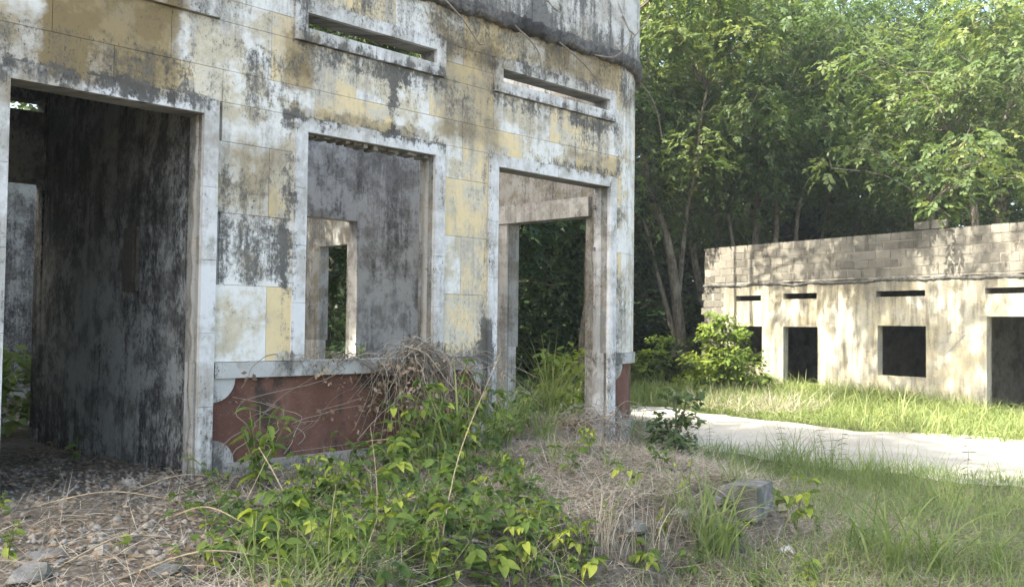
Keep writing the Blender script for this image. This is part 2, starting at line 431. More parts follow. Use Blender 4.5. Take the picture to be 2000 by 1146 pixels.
M['dark_leaf'] = leaf_mat('dark_leaves', (.020, .036, .018), (.048, .072, .028), .3, .45, (.09, .115, .04))
M['painted_shade_leaf'] = leaf_mat('painted_shade_leaves', (.012, .026, .012), (.032, .058, .020), .3, .45, (.06, .09, .03))  # darker copy of the leaves, deep shade put into the colour
M['weed'] = leaf_mat('weed_leaves', (.052, .098, .034), (.165, .235, .050), .46, .6, (.38, .425, .08))
M['bush'] = leaf_mat('bush_leaves', (.08, .135, .04), (.18, .25, .06), .45, .5, (.26, .30, .05))
M['grass'] = leaf_mat('grass_blades', (.085, .135, .052), (.195, .25, .095), .42, .6, (.38, .38, .18))
M['straw'] = leaf_mat('straw', (.15, .125, .098), (.37, .325, .265), .2, .8, (.52, .475, .40))
M['litter'] = leaf_mat('dead_leaves', (.12, .085, .055), (.28, .21, .145), .15, .8, (.34, .27, .19))

def bark():
    b = NB('bark'); a = b.n('ShaderNodeNewGeometry').outputs['Position']
    n = b.noise(b.scale(a, (5, 5, 1.4)), 4, 6, .7); n2 = b.noise(a, 1.2, 4, .6)
    c = b.mix(b.mapr(n, .35, .65), (.06, .05, .038), (.19, .165, .13)); c = b.mix(b.mapr(n2, .5, .66, 0, .6), c, (.27, .245, .20))
    return b.out(c, .95, n, .9, .04)
M['bark'] = bark()

def ground_mat():
    b = NB('soil'); a = b.n('ShaderNodeNewGeometry').outputs['Position']
    n1 = b.noise(a, .7, 6, .65); n2 = b.noise(a, 13, 6, .72); n3 = b.noise(a, 55, 4, .7)
    at_ = b.n('ShaderNodeAttribute', attribute_name='tint').outputs['Fac']
    c = b.mix(b.mapr(n2, .34, .66), (.085, .07, .054), (.22, .19, .155)); c = b.mix(b.mapr(n3, .58, .7, 0, .7), c, (.30, .27, .23))
    g = b.mix(b.mapr(n2, .35, .65), (.045, .065, .02), (.11, .13, .045))
    c = b.mix(b.mapr(b.math('ADD', at_, b.math('MULTIPLY', b.math('SUBTRACT', n1, .5), .8)), .35, .65), c, g)
    return b.out(c, .95, b.math('ADD', n2, b.math('MULTIPLY', n3, .4)), 1.0, .05)
M['ground'] = ground_mat()
def road_mat():
    b = NB('white_dust_road'); a = b.n('ShaderNodeNewGeometry').outputs['Position']
    n1 = b.noise(a, .8, 6, .6); n2 = b.noise(a, 10, 6, .7); n3 = b.noise(a, 60, 3, .7)
    c = b.mix(b.mapr(n1, .35, .65), (.34, .325, .285), (.42, .405, .36)); c = b.mix(b.mapr(n2, .5, .72, 0, .6), c, (.34, .30, .24))
    c = b.mix(b.mapr(n3, .6, .7, 0, .5), c, (.28, .25, .2))
    return b.out(c, .95, b.math('ADD', n2, n3), .8, .02)
M['road'] = road_mat()

# ================================================================ GROUND
xs = np.unique(np.concatenate([np.arange(-300, -20, 20), np.arange(-20, -6, .6), np.arange(-6, 8, .10), np.arange(8, 24, .5), np.arange(24, 320, 20)]).round(3))
ys = np.unique(np.concatenate([np.arange(-120, -8, 14), np.arange(-8, 2, .6), np.arange(2, 13, .10), np.arange(13, 34, .4), np.arange(34, 420, 22)]).round(3))
X, Y = np.meshgrid(xs, ys); Z = height(X, Y)
gt, gv = tv(X, Y)
green = sstep(3.0, 4.0, gv) * .8 + sstep(9.4, 10.5, gt) * .8
green = np.where((gv < .2) & (gt < 9.3), .0, np.clip(green, 0, .8)); green = green * sstep(-30, -10, Y - 100 + 70)
nx, ny = len(xs), len(ys)
i = np.arange(ny - 1)[:, None] * nx + np.arange(nx - 1)[None]
F = np.stack([i, i + 1, i + nx + 1, i + nx], -1).reshape(-1, 4)
g_ = mk('ground', np.stack([X, Y, Z], -1).reshape(-1, 3), F, M['ground'], None, True, {'tint': green.ravel()}); g_['kind'] = 'structure'

# the dusty road between the two buildings
far = np.array([(12.6, 11.2), (8.25, 14.75), (6.17, 15.95), (4.07, 18.3), (2.6, 20.6), (.4, 24.6), (-2.4, 31)])
near = np.array([(8.2, 8.4), (5.55, 10.2), (4.75, 10.9), (3.3, 12.3), (1.6, 14.6), (-1.6, 20.4), (-5.5, 28)])
fa, ne = spline(far, 70), spline(near, 70)
q = np.linspace(0, 1, 14)[None, :, None]
jit = (.12 * wob(np.arange(70) * .35, np.arange(70) * .0, 3, 5))[:, None, None] * (1 - 2 * q)
RP = fa[:, None] * (1 - q) + ne[:, None] * q + jit * np.array([.7, .7])
rz = height(RP[..., 0], RP[..., 1]) + .012
RV = np.concatenate([RP, rz[..., None]], -1).reshape(-1, 3)
i = np.arange(69)[:, None] * 14 + np.arange(13)[None]
r_ = mk('road', RV, np.stack([i, i + 14, i + 15, i + 1], -1).reshape(-1, 4), M['road'], None, True); r_['kind'] = 'structure'

# ================================================================ RUINED BUILDING WITH ROUNDED CORNER
b1 = empty('ruined_building', T(np.array([[5.0, 0, 0]]))[0], 'roofless mouldy stucco building with rounded corner and yellow and white blocks', 'building')
OPEN = [(1.865, 3.165, -9, 2.61), (4.045, 5.385, .74, 2.61), (6.18, 7.89, -9, 2.61), (1.865, 3.165, 3.44, 3.565), (4.02, 5.375, 3.44, 3.565), (6.22, 7.87, 3.44, 3.565),
        (S1 + .10, S1 + 1.45, -9, 2.45), (S1 + 5.2, S1 + 6.0, -9, 2.37)]

def grid_wall(name, us, zs, solid, v0, v1, fn, mats, parent, attr=True):
    us = np.asarray(us); zs = np.asarray(zs); nu, nz = len(us) - 1, len(zs) - 1
    ok = np.zeros((nu + 2, nz + 2), bool)
    for a in range(nu):
        for c in range(nz): ok[a + 1, c + 1] = solid((us[a] + us[a + 1]) / 2, (zs[c] + zs[c + 1]) / 2)
    m = MB()
    for a in range(nu):
        for c in range(nz):
            if not ok[a + 1, c + 1]: continue
            u0, u1, z0, z1 = us[a], us[a + 1], zs[c], zs[c + 1]
            m.face((u0, v1, z0), (u1, v1, z0), (u1, v1, z1), (u0, v1, z1))
            m.face((u0, v0, z0), (u0, v0, z1), (u1, v0, z1), (u1, v0, z0))
            if not ok[a, c + 1]: m.face((u0, v0, z0), (u0, v1, z0), (u0, v1, z1), (u0, v0, z1))
            if not ok[a + 2, c + 1]: m.face((u1, v0, z0), (u1, v0, z1), (u1, v1, z1), (u1, v1, z0))
            if not ok[a + 1, c]: m.face((u0, v0, z0), (u1, v0, z0), (u1, v1, z0), (u0, v1, z0))
            if not ok[a + 1, c + 2]: m.face((u0, v0, z1), (u0, v1, z1), (u1, v1, z1), (u1, v0, z1))
    return m.build(name, fn, mats, parent)

def brk(vals, lo, hi, extra=()):
    return sorted(set([lo, hi] + [round(v, 4) for v in list(vals) + list(extra) if lo < v < hi]))
arc = list(np.linspace(S0, S1, 15))
us = brk([o[0] for o in OPEN] + [o[1] for o in OPEN] + arc, .4, S1 + 8, list(np.arange(1, 8, .5)) + list(S1 + np.arange(1, 8, .5)))
zs = brk([2.61, .74, 3.44, 3.565, 2.45, 2.37, .79], -.7, 4.0)
inopen = lambda u, z: any(o[0] < u < o[1] and o[2] < z < o[3] for o in OPEN)
zlow = [z for z in zs if z <= .79]; zhigh = [z for z in zs if z >= .79]
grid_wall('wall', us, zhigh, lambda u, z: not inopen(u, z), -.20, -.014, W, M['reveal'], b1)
for sa, sb in ((.4, 1.865), (3.165, 6.18), (7.89, S1 + .10), (S1 + 1.45, S1 + 5.2), (S1 + 6.0, S1 + 8)):
    grid_wall('wall_base', [u for u in us if sa - 1e-4 <= u <= sb + 1e-4], zlow, lambda u, z: not inopen(u, z), -.197, -.05, W, M['inner_white'], b1)

# blocks of painted plaster: running bond 0.803 x 0.535 with open joints
frames = [(1.75, 3.29, -9, 2.725), (3.93, 5.505, .5, 2.725), (6.06, 7.995, -9, 2.725), (1.75, 3.28, 3.33, 3.665), (3.915, 5.49, 3.33, 3.665), (6.11, 7.975, 3.33, 3.665),
          (S1 + .10, S1 + 1.45, -9, 2.45), (S1 + 5.2, S1 + 6.0, -9, 2.37)]
Lb, zc = .803, [.792, 1.365, 1.90, 2.432, 2.966, 3.50, 4.00]
def cut(rects, f):
    out = []
    for (a, b_, c, d) in rects:
        if f[0] >= b_ or f[1] <= a or f[2] >= d or f[3] <= c: out.append((a, b_, c, d)); continue
        lo, hi = max(c, f[2]), min(d, f[3])
        if f[3] < d: out.append((a, b_, f[3], d))
        if f[2] > c: out.append((a, b_, c, f[2]))
        if f[0] > a: out.append((a, f[0], lo, hi))
        if f[1] < b_: out.append((f[1], b_, lo, hi))
    return out
for c in range(6):
    for k in range(-2, 10):
        a = 2.11 + Lb * k - (.40 if c % 2 else 0); b_ = a + Lb
        a = max(a, .4)
        if b_ <= .5 or a > S1: continue
        rects = [(a, b_, zc[c], zc[c + 1])]
        for f in frames: rects = cut(rects, f)
        rects = [q_ for q_ in rects if q_[1] - q_[0] > .03 and q_[3] - q_[2] > .02]
        if not rects: continue
        m = MB(); g = .0017; pr = R.uniform(-.0015, .0015)
        for (s0, s1, z0, z1) in rects:
            ga = g if abs(s0 - a) < 1e-6 else 0; gb = g if abs(s1 - b_) < 1e-6 else 0
            m.boxs((s0 + ga, -.0135, z0 + g), (s1 - gb, pr, z1 - g), max(1, int((s1 - s0) / .12)) if s1 > S0 else 1)
        yellow = ((k + c) % 2 == 0)
        o = m.build('stone_panel', W, M['yellow'] if yellow else M['white'], b1)

# opening surrounds: mitred boards cut into blocks
def surround(name, o, wd, bottom, zmin, proud=.028):
    s0, s1, z0, z1 = o; S_0, S_1, Z_1 = s0 - wd, s1 + wd, z1 + wd
    par = empty(name, T(np.array([[(s0 + s1) / 2, 0, max(zmin, z0)]]))[0] - np.array(b1.location)); par.parent = b1
    g = .0015
    def blk(poly):
        m = MB(); m.prism(poly, -.014, proud + R.uniform(-.002, .002)); m.build('surround_block', W, M['trim'], par)
    n = max(1, round((s1 - s0) / .75)); e = np.linspace(s0, s1, n + 1)
    for i_ in range(n):
        a, b_ = e[i_] + (g if i_ else 0), e[i_ + 1] - (g if i_ < n - 1 else 0)
        blk([(a, z1), (b_, z1), (b_ if i_ < n - 1 else S_1, Z_1), (a if i_ else S_0, Z_1)])
        if bottom:
            blk([(a if i_ else S_0, z0 - wd), (b_ if i_ < n - 1 else S_1, z0 - wd), (b_, z0), (a, z0)])
    zb = z0 if bottom else zmin
    nv = max(1, round((z1 - zb) / .5)); ez = np.linspace(zb, z1, nv + 1)
    for sgn, xi, xo in ((-1, s0, S_0), (1, s1, S_1)):
        for i_ in range(nv):
            a, b_ = ez[i_] + (g if i_ else 0), ez[i_ + 1] - (g if i_ < nv - 1 else 0)
            lo, hi = a, b_
            ti = hi; to = hi + wd if i_ == nv - 1 else hi
            bi = lo; bo = lo - wd if (bottom and i_ == 0) else lo
            blk([(xi, bi), (xi, ti), (xo, to), (xo, bo)][::sgn])
surround('door_surround', (1.865, 3.165, -9, 2.61), .115, False, -.6)
surround('window_surround', (4.045, 5.385, .74, 2.61), .115, False, .792)
surround('door_surround', (6.18, 7.89, -9, 2.61), .115, False, -.6)
for o in ((1.865, 3.165), (4.02, 5.375), (6.22, 7.87)):
    surround('vent_surround', (o[0], o[1], 3.44, 3.565), .105, True, 3.3, .034)

# dado: sill band, red field with scooped corners, plinth
def dado(s0, s1, nb, left, right):
    m = MB(); m.boxs((s0, -.05, .672), (s1, .022, .789), nb); m.build('sill_band', W, M['band'], b1)
    m = MB(); m.boxs((s0, -.05, .0), (s1, -.030, .67), nb); m.build('red_panel', W, M['red'], b1)
    m = MB(); m.boxs((s0, -.05, -.7), (s1, .006, .04), nb); m.build('plinth', W, M['concrete'], b1)
    rr = .175
    for on, sx, dx in ((left, s0, 1), (right, s1, -1)):
        if not on: continue
        for zz, dz in ((.67, -1), (.042, 1)):
            pl = [(sx, zz)] + [(sx + dx * rr * math.cos(a), zz + dz * rr * math.sin(a)) for a in np.linspace(0, math.pi / 2, 9)]
            if dx * dz < 0: pl = pl[::-1]
            m = MB(); m.prism(pl, -.029, .003); m.build('corner_scoop', W, M['band'], b1)
dado(3.292, 6.058, 4, True, True)
dado(7.997, S1 - .05, 12, True, False)
m = MB(); m.box((4.05, -.20, .742), (5.38, .02, .788)); m.build('window_sill', W, M['concrete'], b1)

# broken canopy stub under the parapet
ss = np.linspace(.4, S1 + .6, 620); P = []
prof = [(-.02, 3.99), (.03, 3.985), (.055, 4.0), (.062, 4.03), (.055, 4.06), (.062, 4.09), (.05, 4.12), (.02, 4.145), (-.02, 4.15)]
for s in ss:
    a = 1 + .5 * float(wob(s, .3, 9, 1)); dz_ = .018 * float(wob(s, 2.1, 14, 6)); e_ = sstep(4.6, 5.6, s)
    for j_, (v, z) in enumerate(prof):
        P.append((s, v * (.45 + .75 * a) + (.016 * float(wob(s, j_ * .21, 34, 11)) + R.uniform(-.008, .008)) * (v > 0), z + dz_ + .012 * float(wob(s, j_ * .3, 26, 17)) + R.uniform(-.007, .007) - (.035 * float(sstep(8.1, 8.7, s)) if j_ < 4 else 0)))
P = np.array(P); k = len(prof)
i = np.arange(len(ss) - 1)[:, None] * k + np.arange(k - 1)[None]
mk('broken_slab_edge', W(P), np.stack([i, i + k, i + k + 1, i + 1], -1).reshape(-1, 4), M['broken'], b1, False, {'sz': P})
# parapet in upright panels with thin joints
e = np.arange(.4, S1 + 6.0, .62)
for a, b_ in zip(e[:-1], e[1:]):
    m = MB(); m.boxs((a + .003, -.16, 4.10), (b_ - .003, .046 + R.uniform(-.002, .002), 5.12), 6 if b_ > S0 else 1)
    m.build('parapet_panel', W, M['parapet'], b1)
m = MB(); m.boxs((.4, -.20, 4.0), (S1 + 6.0, -.016, 4.10), 80); m.build('ring_beam', W, M['concrete'], b1)
# raised plaster lines on the parapet
for pts in ([(5.95, 4.72), (6.55, 4.52), (6.96, 4.32), (7.00, 4.42), (6.72, 4.80)], [(7.95, 4.70), (8.15, 4.44), (8.33, 4.40)], [(6.0, 4.95), (6.72, 4.80)]):
    q_ = spline([(s, .048, z) for s, z in pts], 14); v, f = tube(q_, .011, 5); mk('raised_line', W(v), f, M['parapet'], b1, False, {'sz': v})
# rebar hanging out of the stub
for pts in ([(5.42, .08, 4.02), (5.59, .14, 3.86), (5.75, .17, 3.69), (5.78, .19, 3.67), (5.83, .22, 3.69)], [(6.30, .07, 4.02), (6.54, .14, 3.84), (6.60, .16, 3.70), (6.62, .17, 3.56)],
            [(6.98, .07, 3.99), (7.24, .14, 3.84), (7.44, .17, 3.70), (7.5, .18, 3.62)], [(7.55, .07, 3.98), (7.70, .16, 3.97), (7.84, .18, 4.04), (7.99, .20, 4.19), (8.30, .24, 4.58)],
            [(8.62, .06, 3.92), (8.8, .2, 3.80), (8.95, .33, 3.62), (9.0, .42, 3.30)]):
    v, f = tube(spline(pts, 16), np.linspace(.0085, .006, 16), 6); mk('rebar', W(v), f, M['rebar'], b1, True, {'sz': v})

# inner walls
def slab(name, a, b, mat, fn=T):
    m = MB(); m.box(a, b); return m.build(name, fn, mat, b1)
slab('partition', (3.21, -3.38, -.7), (3.40, -.202, 3.99), M['soot'])
def inner_wall(name, t0, t1, v0, v1, holes, mat, top=3.98):
    us_ = brk([h[0] for h in holes] + [h[1] for h in holes], t0, t1, np.arange(math.ceil(t0), t1, .6)); zs_ = brk([h[2] for h in holes] + [h[3] for h in holes], -.7, top)
    return grid_wall(name, us_, zs_, lambda u, z: not any(h[0] < u < h[1] and h[2] < z < h[3] for h in holes), v0, v1, T, mat, b1)
inner_wall('back_wall', .4, 3.40, -3.60, -3.40, [(2.3, 3.20, -9, 2.44), (2.4, 3.20, 3.14, 3.25)], M['soot'], 4.0)
inner_wall('back_wall', 3.402, 8.80, -3.70, -3.50, [(5.9, 7.08, -9, 2.41)], M['inner'], 3.9)
inner_wall('rear_wall', 1.2, 8.80, -9.2, -9.0, [(2.0, 3.0, -9, 2.4), (5.2, 6.4, -9, 2.4)], M['soot'], 3.4)
inner_wall('end_wall', .4, .6, -9.0, -.21, [], M['soot'], 4.0)
slab('roof_slab', (.4, -3.55, 4.0), (3.40, -.21, 4.14), M['soot'])
slab('ceiling_slab', (.62, -8.9, 3.0), (2.0, -3.62, 3.14), M['soot'])
# lintel beam over the side doorway, seen from inside, and its worn jamb post
m = MB(); m.box((8.765, -2.72, 2.45), (8.815, -1.02, 2.69)); m.build('lintel_beam', T, M['inner_white'], b1)
m = MB(); m.box((8.78, -2.62, -.6), (8.815, -2.46, 2.445)); m.build('door_post', T, M['inner_white'], b1)
# worn strips in the reveals of the openings
def worn_strip(s, sgn, v0, v1, z0, z1, wd, mat):
    zz = np.linspace(z0, z1, 46); P = []
    for z in zz:
        k_ = wd * (.55 + .45 * float(wob(z, s, 11, 2))) + R.uniform(-.004, .004)
        P += [(s, v0, z), (s - sgn * max(.003, k_), v0 + R.uniform(0, .012), z), (s - sgn * max(.003, k_ * .8), v1 + R.uniform(-.012, 0), z), (s, v1, z)]
    P = np.array(P); i_ = np.arange(45)[:, None] * 4 + np.arange(3)[None]
    mk('worn_jamb', T(P), np.stack([i_, i_ + 4, i_ + 5, i_ + 1], -1).reshape(-1, 4), mat, b1, False, {'sz': P})
worn_strip(5.385, 1, -.135, -.075, .79, 2.608, .03, M['concrete'])
worn_strip(3.165, 1, -.10, -.06, -.4, 2.608, .035, M['concrete'])
worn_strip(7.89, 1, -.198, -.10, -.4, 2.608, .028, M['inner_white'])
worn_strip(6.18, -1, -.198, -.09, -.4, 2.608, .02, M['inner_white'])
for z in (2.38, 1.92, 1.28, .70):
    m = MB(); m.box((7.838, -.19, z), (7.862, -.155, z + .035)); m.build('hinge_stub', T, M['rebar'], b1)
# broken lath under the window head
for k in range(14):
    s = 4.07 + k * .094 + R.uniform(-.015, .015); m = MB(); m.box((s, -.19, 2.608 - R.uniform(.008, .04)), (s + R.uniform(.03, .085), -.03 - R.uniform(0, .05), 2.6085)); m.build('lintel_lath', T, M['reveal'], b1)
m = MB(); m.box((3.185, -1.40, 1.33), (3.209, -1.14, 1.86)); m.box((3.178, -1.36, 1.40), (3.1855, -1.19, 1.80)); m.build('meter_board', T, M['wood'], b1)

# ================================================================ BLOCK BUILDING ACROSS THE ROAD
b2 = empty('block_building', B(np.array([[13., 0, -.6]]))[0], 'long cream plastered ruin with bare concrete block parapet beyond the road', 'building')
RE = 19.45
O2 = [(17.29, 18.2, 1.81, 1.96), (15.44, 16.52, 1.84, 1.99), (12.43, 13.71, 1.85, 1.99), (9.6, 11.02, 1.87, 2.0), (17.25, 18.25, .10, 1.11), (15.41, 16.52, -9, 1.11), (12.41, 13.67, -.03, 1.16), (9.45, 10.99, -.66, 1.38)]
us2 = brk([o[0] for o in O2] + [o[1] for o in O2], 4.0, 18.75, np.arange(5, 18.7, .8)); zs2 = brk([o[2] for o in O2] + [o[3] for o in O2], -1.0, 2.24)
grid_wall('wall', us2, zs2, lambda u, z: not any(o[0] < u < o[1] and o[2] < z < o[3] for o in O2), -.2, 0, B, M['cream'], b2)
def slab2(name, a, b, mat):
    m = MB(); m.box(a, b); return m.build(name, B, mat, b2)
slab2('end_wall', (19.24, -4.3, -1), (19.42, -.21, 2.2), M['b2_inner']); slab2('back_wall', (4.0, -4.5, -1), (19.42, -4.302, 2.2), M['b2_inner'])
slab2('roof_slab', (4.0, -4.5, 2.21), (19.44, -.15, 2.30), M['b2_inner']); slab2('partition', (14.6, -4.29, -1), (14.75, -.21, 2.2), M['b2_inner'])
slab2('partition', (11.7, -4.29, -1), (11.85, -.21, 2.2), M['b2_inner']); slab2('floor_slab', (4.0, -4.3, -.8), (19.2, -.01, -.655), M['step'])
slab2('threshold', (9.3, -.05, -.72), (11.1, .14, -.655), M['step'])
slab2('mortar_core', (4.0, -.19, 2.302), (RE - .03, -.012, 3.35), M['mortar'])
for (a, b_, c, d) in [o for o in O2 if o[2] > 1.5]:
    pass
# bare blocks of the parapet
bm_ = MB(); hx, hz = .2, .1
bm_.box((-.194, -.08, -.094), (.194, .0, .094))
blocks = []
for v_ in range(5):
    vv = np.array(bm_.v) + G.uniform(-.006, .006, (8, 3)); blocks.append(rawmesh('block', (vv[:, :1] * D2 + vv[:, 1:2] * N2 + vv[:, 2:] * np.array([0, 0, 1.])), bm_.f, M['block']))
def block(r, w_, z, k=0):
    p = B(np.array([[r, w_, z]]))[0] - np.array(b2.location); return link('block', blocks[R.randrange(5)], b2, p)
for c in range(7):
    z = 2.44 + c * .2085; r = 4.2 + (.2 if c % 2 else 0)
    while r < RE - .1:
        top = 6 if 11.9 < r < 12.9 else 5
        if c < top:
            rr_ = min(r, RE - .195) + (R.uniform(.0, .06) if r > RE - .5 else 0)
            block(rr_, R.uniform(-.004, .006), z)
        r += .405
for c in range(14):   # toothed corner
    z = 2.16 - c * .2085
    block(19.235 + (.11 if c % 2 else .0) + R.uniform(-.02, .02), R.uniform(-.004, .008), z); block(18.86 + (.0 if c % 2 else -.0), R.uniform(-.004, .004), z)
slab2('mortar_core', (18.752, -.19, -1.0), (19.40, -.012, 2.2), M['mortar'])
# crumbling ridge where the roof slab meets the wall
ss = np.linspace(4.0, RE, 240); P = []
for s in ss:
    a = .7 + .5 * float(wob(s, .0, 7, 4)); dz_ = .03 * float(wob(s, 5, 2.5, 8))
    for v, z in ((-.02, 2.20), (.025, 2.215), (.045, 2.25), (.02, 2.285), (-.02, 2.30)):
        P.append((s, v * a + R.uniform(-.008, .012), z + dz_ + R.uniform(-.014, .014)))
P = np.array(P); i = np.arange(len(ss) - 1)[:, None] * 5 + np.arange(4)[None]
mk('crumbling_ridge', B(P), np.stack([i, i + 5, i + 6, i + 1], -1).reshape(-1, 4), M['broken'], b2)
# scrawl on the plaster
def px2(x, y): x, y = 1650 + x / 4.09, 580 + y / 4.09; return (12.08 - (x - 1835) * .012, .012, .54 + (690 - y) * .012)
parts = []
for pl in ([(760, 458), (748, 420), (752, 385), (775, 360), (830, 352), (824, 318), (845, 285), (885, 278), (912, 292), (940, 278)], [(972, 296), (930, 335), (880, 385), (830, 432), (782, 468)], [(740, 490), (722, 500)], [(925, 322), (950, 300)]):
    q_ = spline([px2(*p) for p in pl], 6 * len(pl)); parts.append(tube(q_, .0045, 4))
v, f = join(parts); mk('graffiti', B(v), f, M['graffiti'], b2)

# ================================================================ TREES
def kite(p0, p1, wdt, nrm, droop):
    ax = p1 - p0; L = np.linalg.norm(ax); ax = ax / L; sd_ = np.cross(ax, nrm); sd_ /= np.linalg.norm(sd_) + 1e-9
    mid = p0 + ax * L * .45
    return [p0, mid + sd_ * wdt / 2 - nrm * wdt * .12, p1 - np.array([0, 0, droop]), mid - sd_ * wdt / 2 - nrm * wdt * .12]
def spray(seed, L=.30, pairs=4, ll=.15, lw=.078):
    r = np.random.default_rng(seed); V_ = []
    for i_ in range(pairs):
        t = (i_ + .6) / pairs; p = np.array([L * t, 0, -.22 * L * t * t])
        for s_ in (-1, 1):
            a = s_ * rad(r.uniform(30, 85)); l = ll * r.uniform(.75, 1.15) * (1 - .25 * abs(t - .45))
            d_ = np.array([math.cos(a), math.sin(a), r.uniform(-.6, .25)]); d_ /= np.linalg.norm(d_)
            V_.append(kite(p, p + d_ * l, lw * r.uniform(.8, 1.2), np.array([r.uniform(-.5, .5), r.uniform(-.4, .4), 1.]), .02))
    p = np.array([L, 0, -.22 * L]); V_.append(kite(p, p + np.array([ll, 0, -.09]), lw, np.array([0, .1, 1.]), .02))
    return np.array(V_).reshape(-1, 3)
SPR = np.stack([spray(s) for s in range(6)])          # (6, nv, 3)
def rosette(seed, n=11, ll=.10, lw=.06):
    r = np.random.default_rng(seed); V_ = []
    for i_ in range(n):
        a = r.uniform(0, 6.28); p = np.array([r.uniform(0, .16), r.uniform(-.1, .1), r.uniform(-.05, .05)])
        d_ = np.array([math.cos(a), math.sin(a), r.uniform(-.6, .3)]); d_ /= np.linalg.norm(d_)
        V_.append(kite(p, p + d_ * ll * r.uniform(.7, 1.2), lw, np.array([r.uniform(-.4, .4), r.uniform(-.4, .4), 1.]), .012))
    return np.array(V_).reshape(-1, 3)
ROS = np.stack([rosette(s) for s in range(6)])
def foliage(pos, az, pitch, scale, tint, proto=SPR):
    """many sprays at once -> verts, quads, tint"""
    N = len(pos); var = G.integers(0, len(proto), N); P = proto[var] * scale[:, None, None]
    c, s = np.cos(pitch), np.sin(pitch)
    x = P[..., 0] * c[:, None] - P[..., 2] * s[:, None]; z = P[..., 0] * s[:, None] + P[..., 2] * c[:, None]
    ca, sa = np.cos(az)[:, None], np.sin(az)[:, None]
    Q = np.stack([x * ca - P[..., 1] * sa, x * sa + P[..., 1] * ca, z], -1) + pos[:, None, :]
    nv = P.shape[1]; V_ = Q.reshape(-1, 3)
    tt = (tint[:, None] + G.uniform(-.08, .08, (N, nv // 4)))
    return V_, np.arange(len(V_)).reshape(-1, 4), np.repeat(tt.ravel(), 4)

def clumps_to_leaves(cl, n, base_tint, proto=SPR, sc=(.8, 1.35)):
    pos, az, pt, s_, ti = [], [], [], [], []
    for (c, r) in cl:
        k = max(6, int(1.25 * n * (r / 1.1) ** 2)); d_ = G.normal(size=(k, 3)); d_ /= np.linalg.norm(d_, axis=1)[:, None]
        d_[:, 2] = d_[:, 2] * .62 + .12
        q_ = c + d_ * (r * G.uniform(.25, 1.0, k) ** .6)[:, None]
        pos.append(q_); az.append(np.arctan2(d_[:, 1], d_[:, 0]) + G.uniform(-.9, .9, k)); pt.append(G.uniform(-.75, .25, k))
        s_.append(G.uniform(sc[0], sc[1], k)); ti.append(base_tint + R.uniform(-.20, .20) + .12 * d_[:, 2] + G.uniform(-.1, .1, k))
    return foliage(np.concatenate(pos), np.concatenate(az), np.concatenate(pt), np.concatenate(s_), np.clip(np.concatenate(ti), 0, 1), proto)

def tree(base, stems, crown, ncl, nleaf, label, tint=.45, r0=.16, mat='tree_leaf', clr=(.8, 1.35), extra=(), group='forest trees around the ruins', proto=SPR, low=0, sc=(.8, 1.35)):
    """stems: end points (relative) of the main limbs; crown: (centre rel, radii)"""
    bx, by = base; bz = float(height(bx, by)) - .1; b0 = np.array([bx, by, bz])
    root = empty('tree', b0, label, 'tree', group)
    tubes, nodes = [], []
    for k, e in enumerate(stems):
        e = np.array(e, float); off = np.array([R.uniform(-.25, .25), R.uniform(-.25, .25), 0]) if k else np.zeros(3)
        mid = e * .45 + np.array([R.uniform(-.4, .4), R.uniform(-.4, .4), .25]); mid2 = e * .75 + np.array([R.uniform(-.3, .3), R.uniform(-.3, .3), .15])
        p = spline([off, off + e * np.array([.10, .10, .2]), mid, mid2, e], 14)
        p += np.cumsum(G.normal(0, .02, p.shape), 0) * np.array([1, 1, 0])
        rr = r0 * (1 if k == 0 else R.uniform(.5, .8)) * np.linspace(1, .28, 14); rr[0] *= 1.35
        tubes.append(tube(p, rr, 8)); nodes += [(p[j], rr[j]) for j in range(5, 14)]
    cc, cr_ = np.array(crown[0], float), np.array(crown[1], float); cl = []
    for k in range(ncl):
        d_ = G.normal(size=3); d_ /= np.linalg.norm(d_); q_ = cc + d_ * cr_ * G.uniform(.35, 1.0) ** .5
        if q_[2] + bz < low: q_[2] = low - bz + abs(R.gauss(0, .8))
        cl.append((q_, R.uniform(*clr)))
    cl += [(np.array(c, float) - b0, r) for c, r in extra]
    for c, r in cl:
        j = min(range(len(nodes)), key=lambda j: np.linalg.norm(nodes[j][0] - c) + (1.2 if nodes[j][0][2] > c[2] else 0)); a, ra = nodes[j]
        m_ = (a + c) / 2 + np.array([R.uniform(-.3, .3), R.uniform(-.3, .3), .22]); p = spline([a, m_, c], 7)
        tubes.append(tube(p, np.linspace(min(ra * .6, .05), .012, 7), 5))
        for _ in range(2):
            e = c + np.array([R.gauss(0, .5), R.gauss(0, .5), R.gauss(0, .3)]) * r
            tubes.append(tube(np.array([c, (c + e) / 2 + np.array([0, 0, .05]), e]), [.012, .009, .004], 4))
    v, f = join(tubes); mk('trunk', v + b0, f, M['bark'], root, True)
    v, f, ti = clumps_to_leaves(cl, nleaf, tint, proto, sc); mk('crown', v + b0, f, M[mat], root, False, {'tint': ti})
    return root

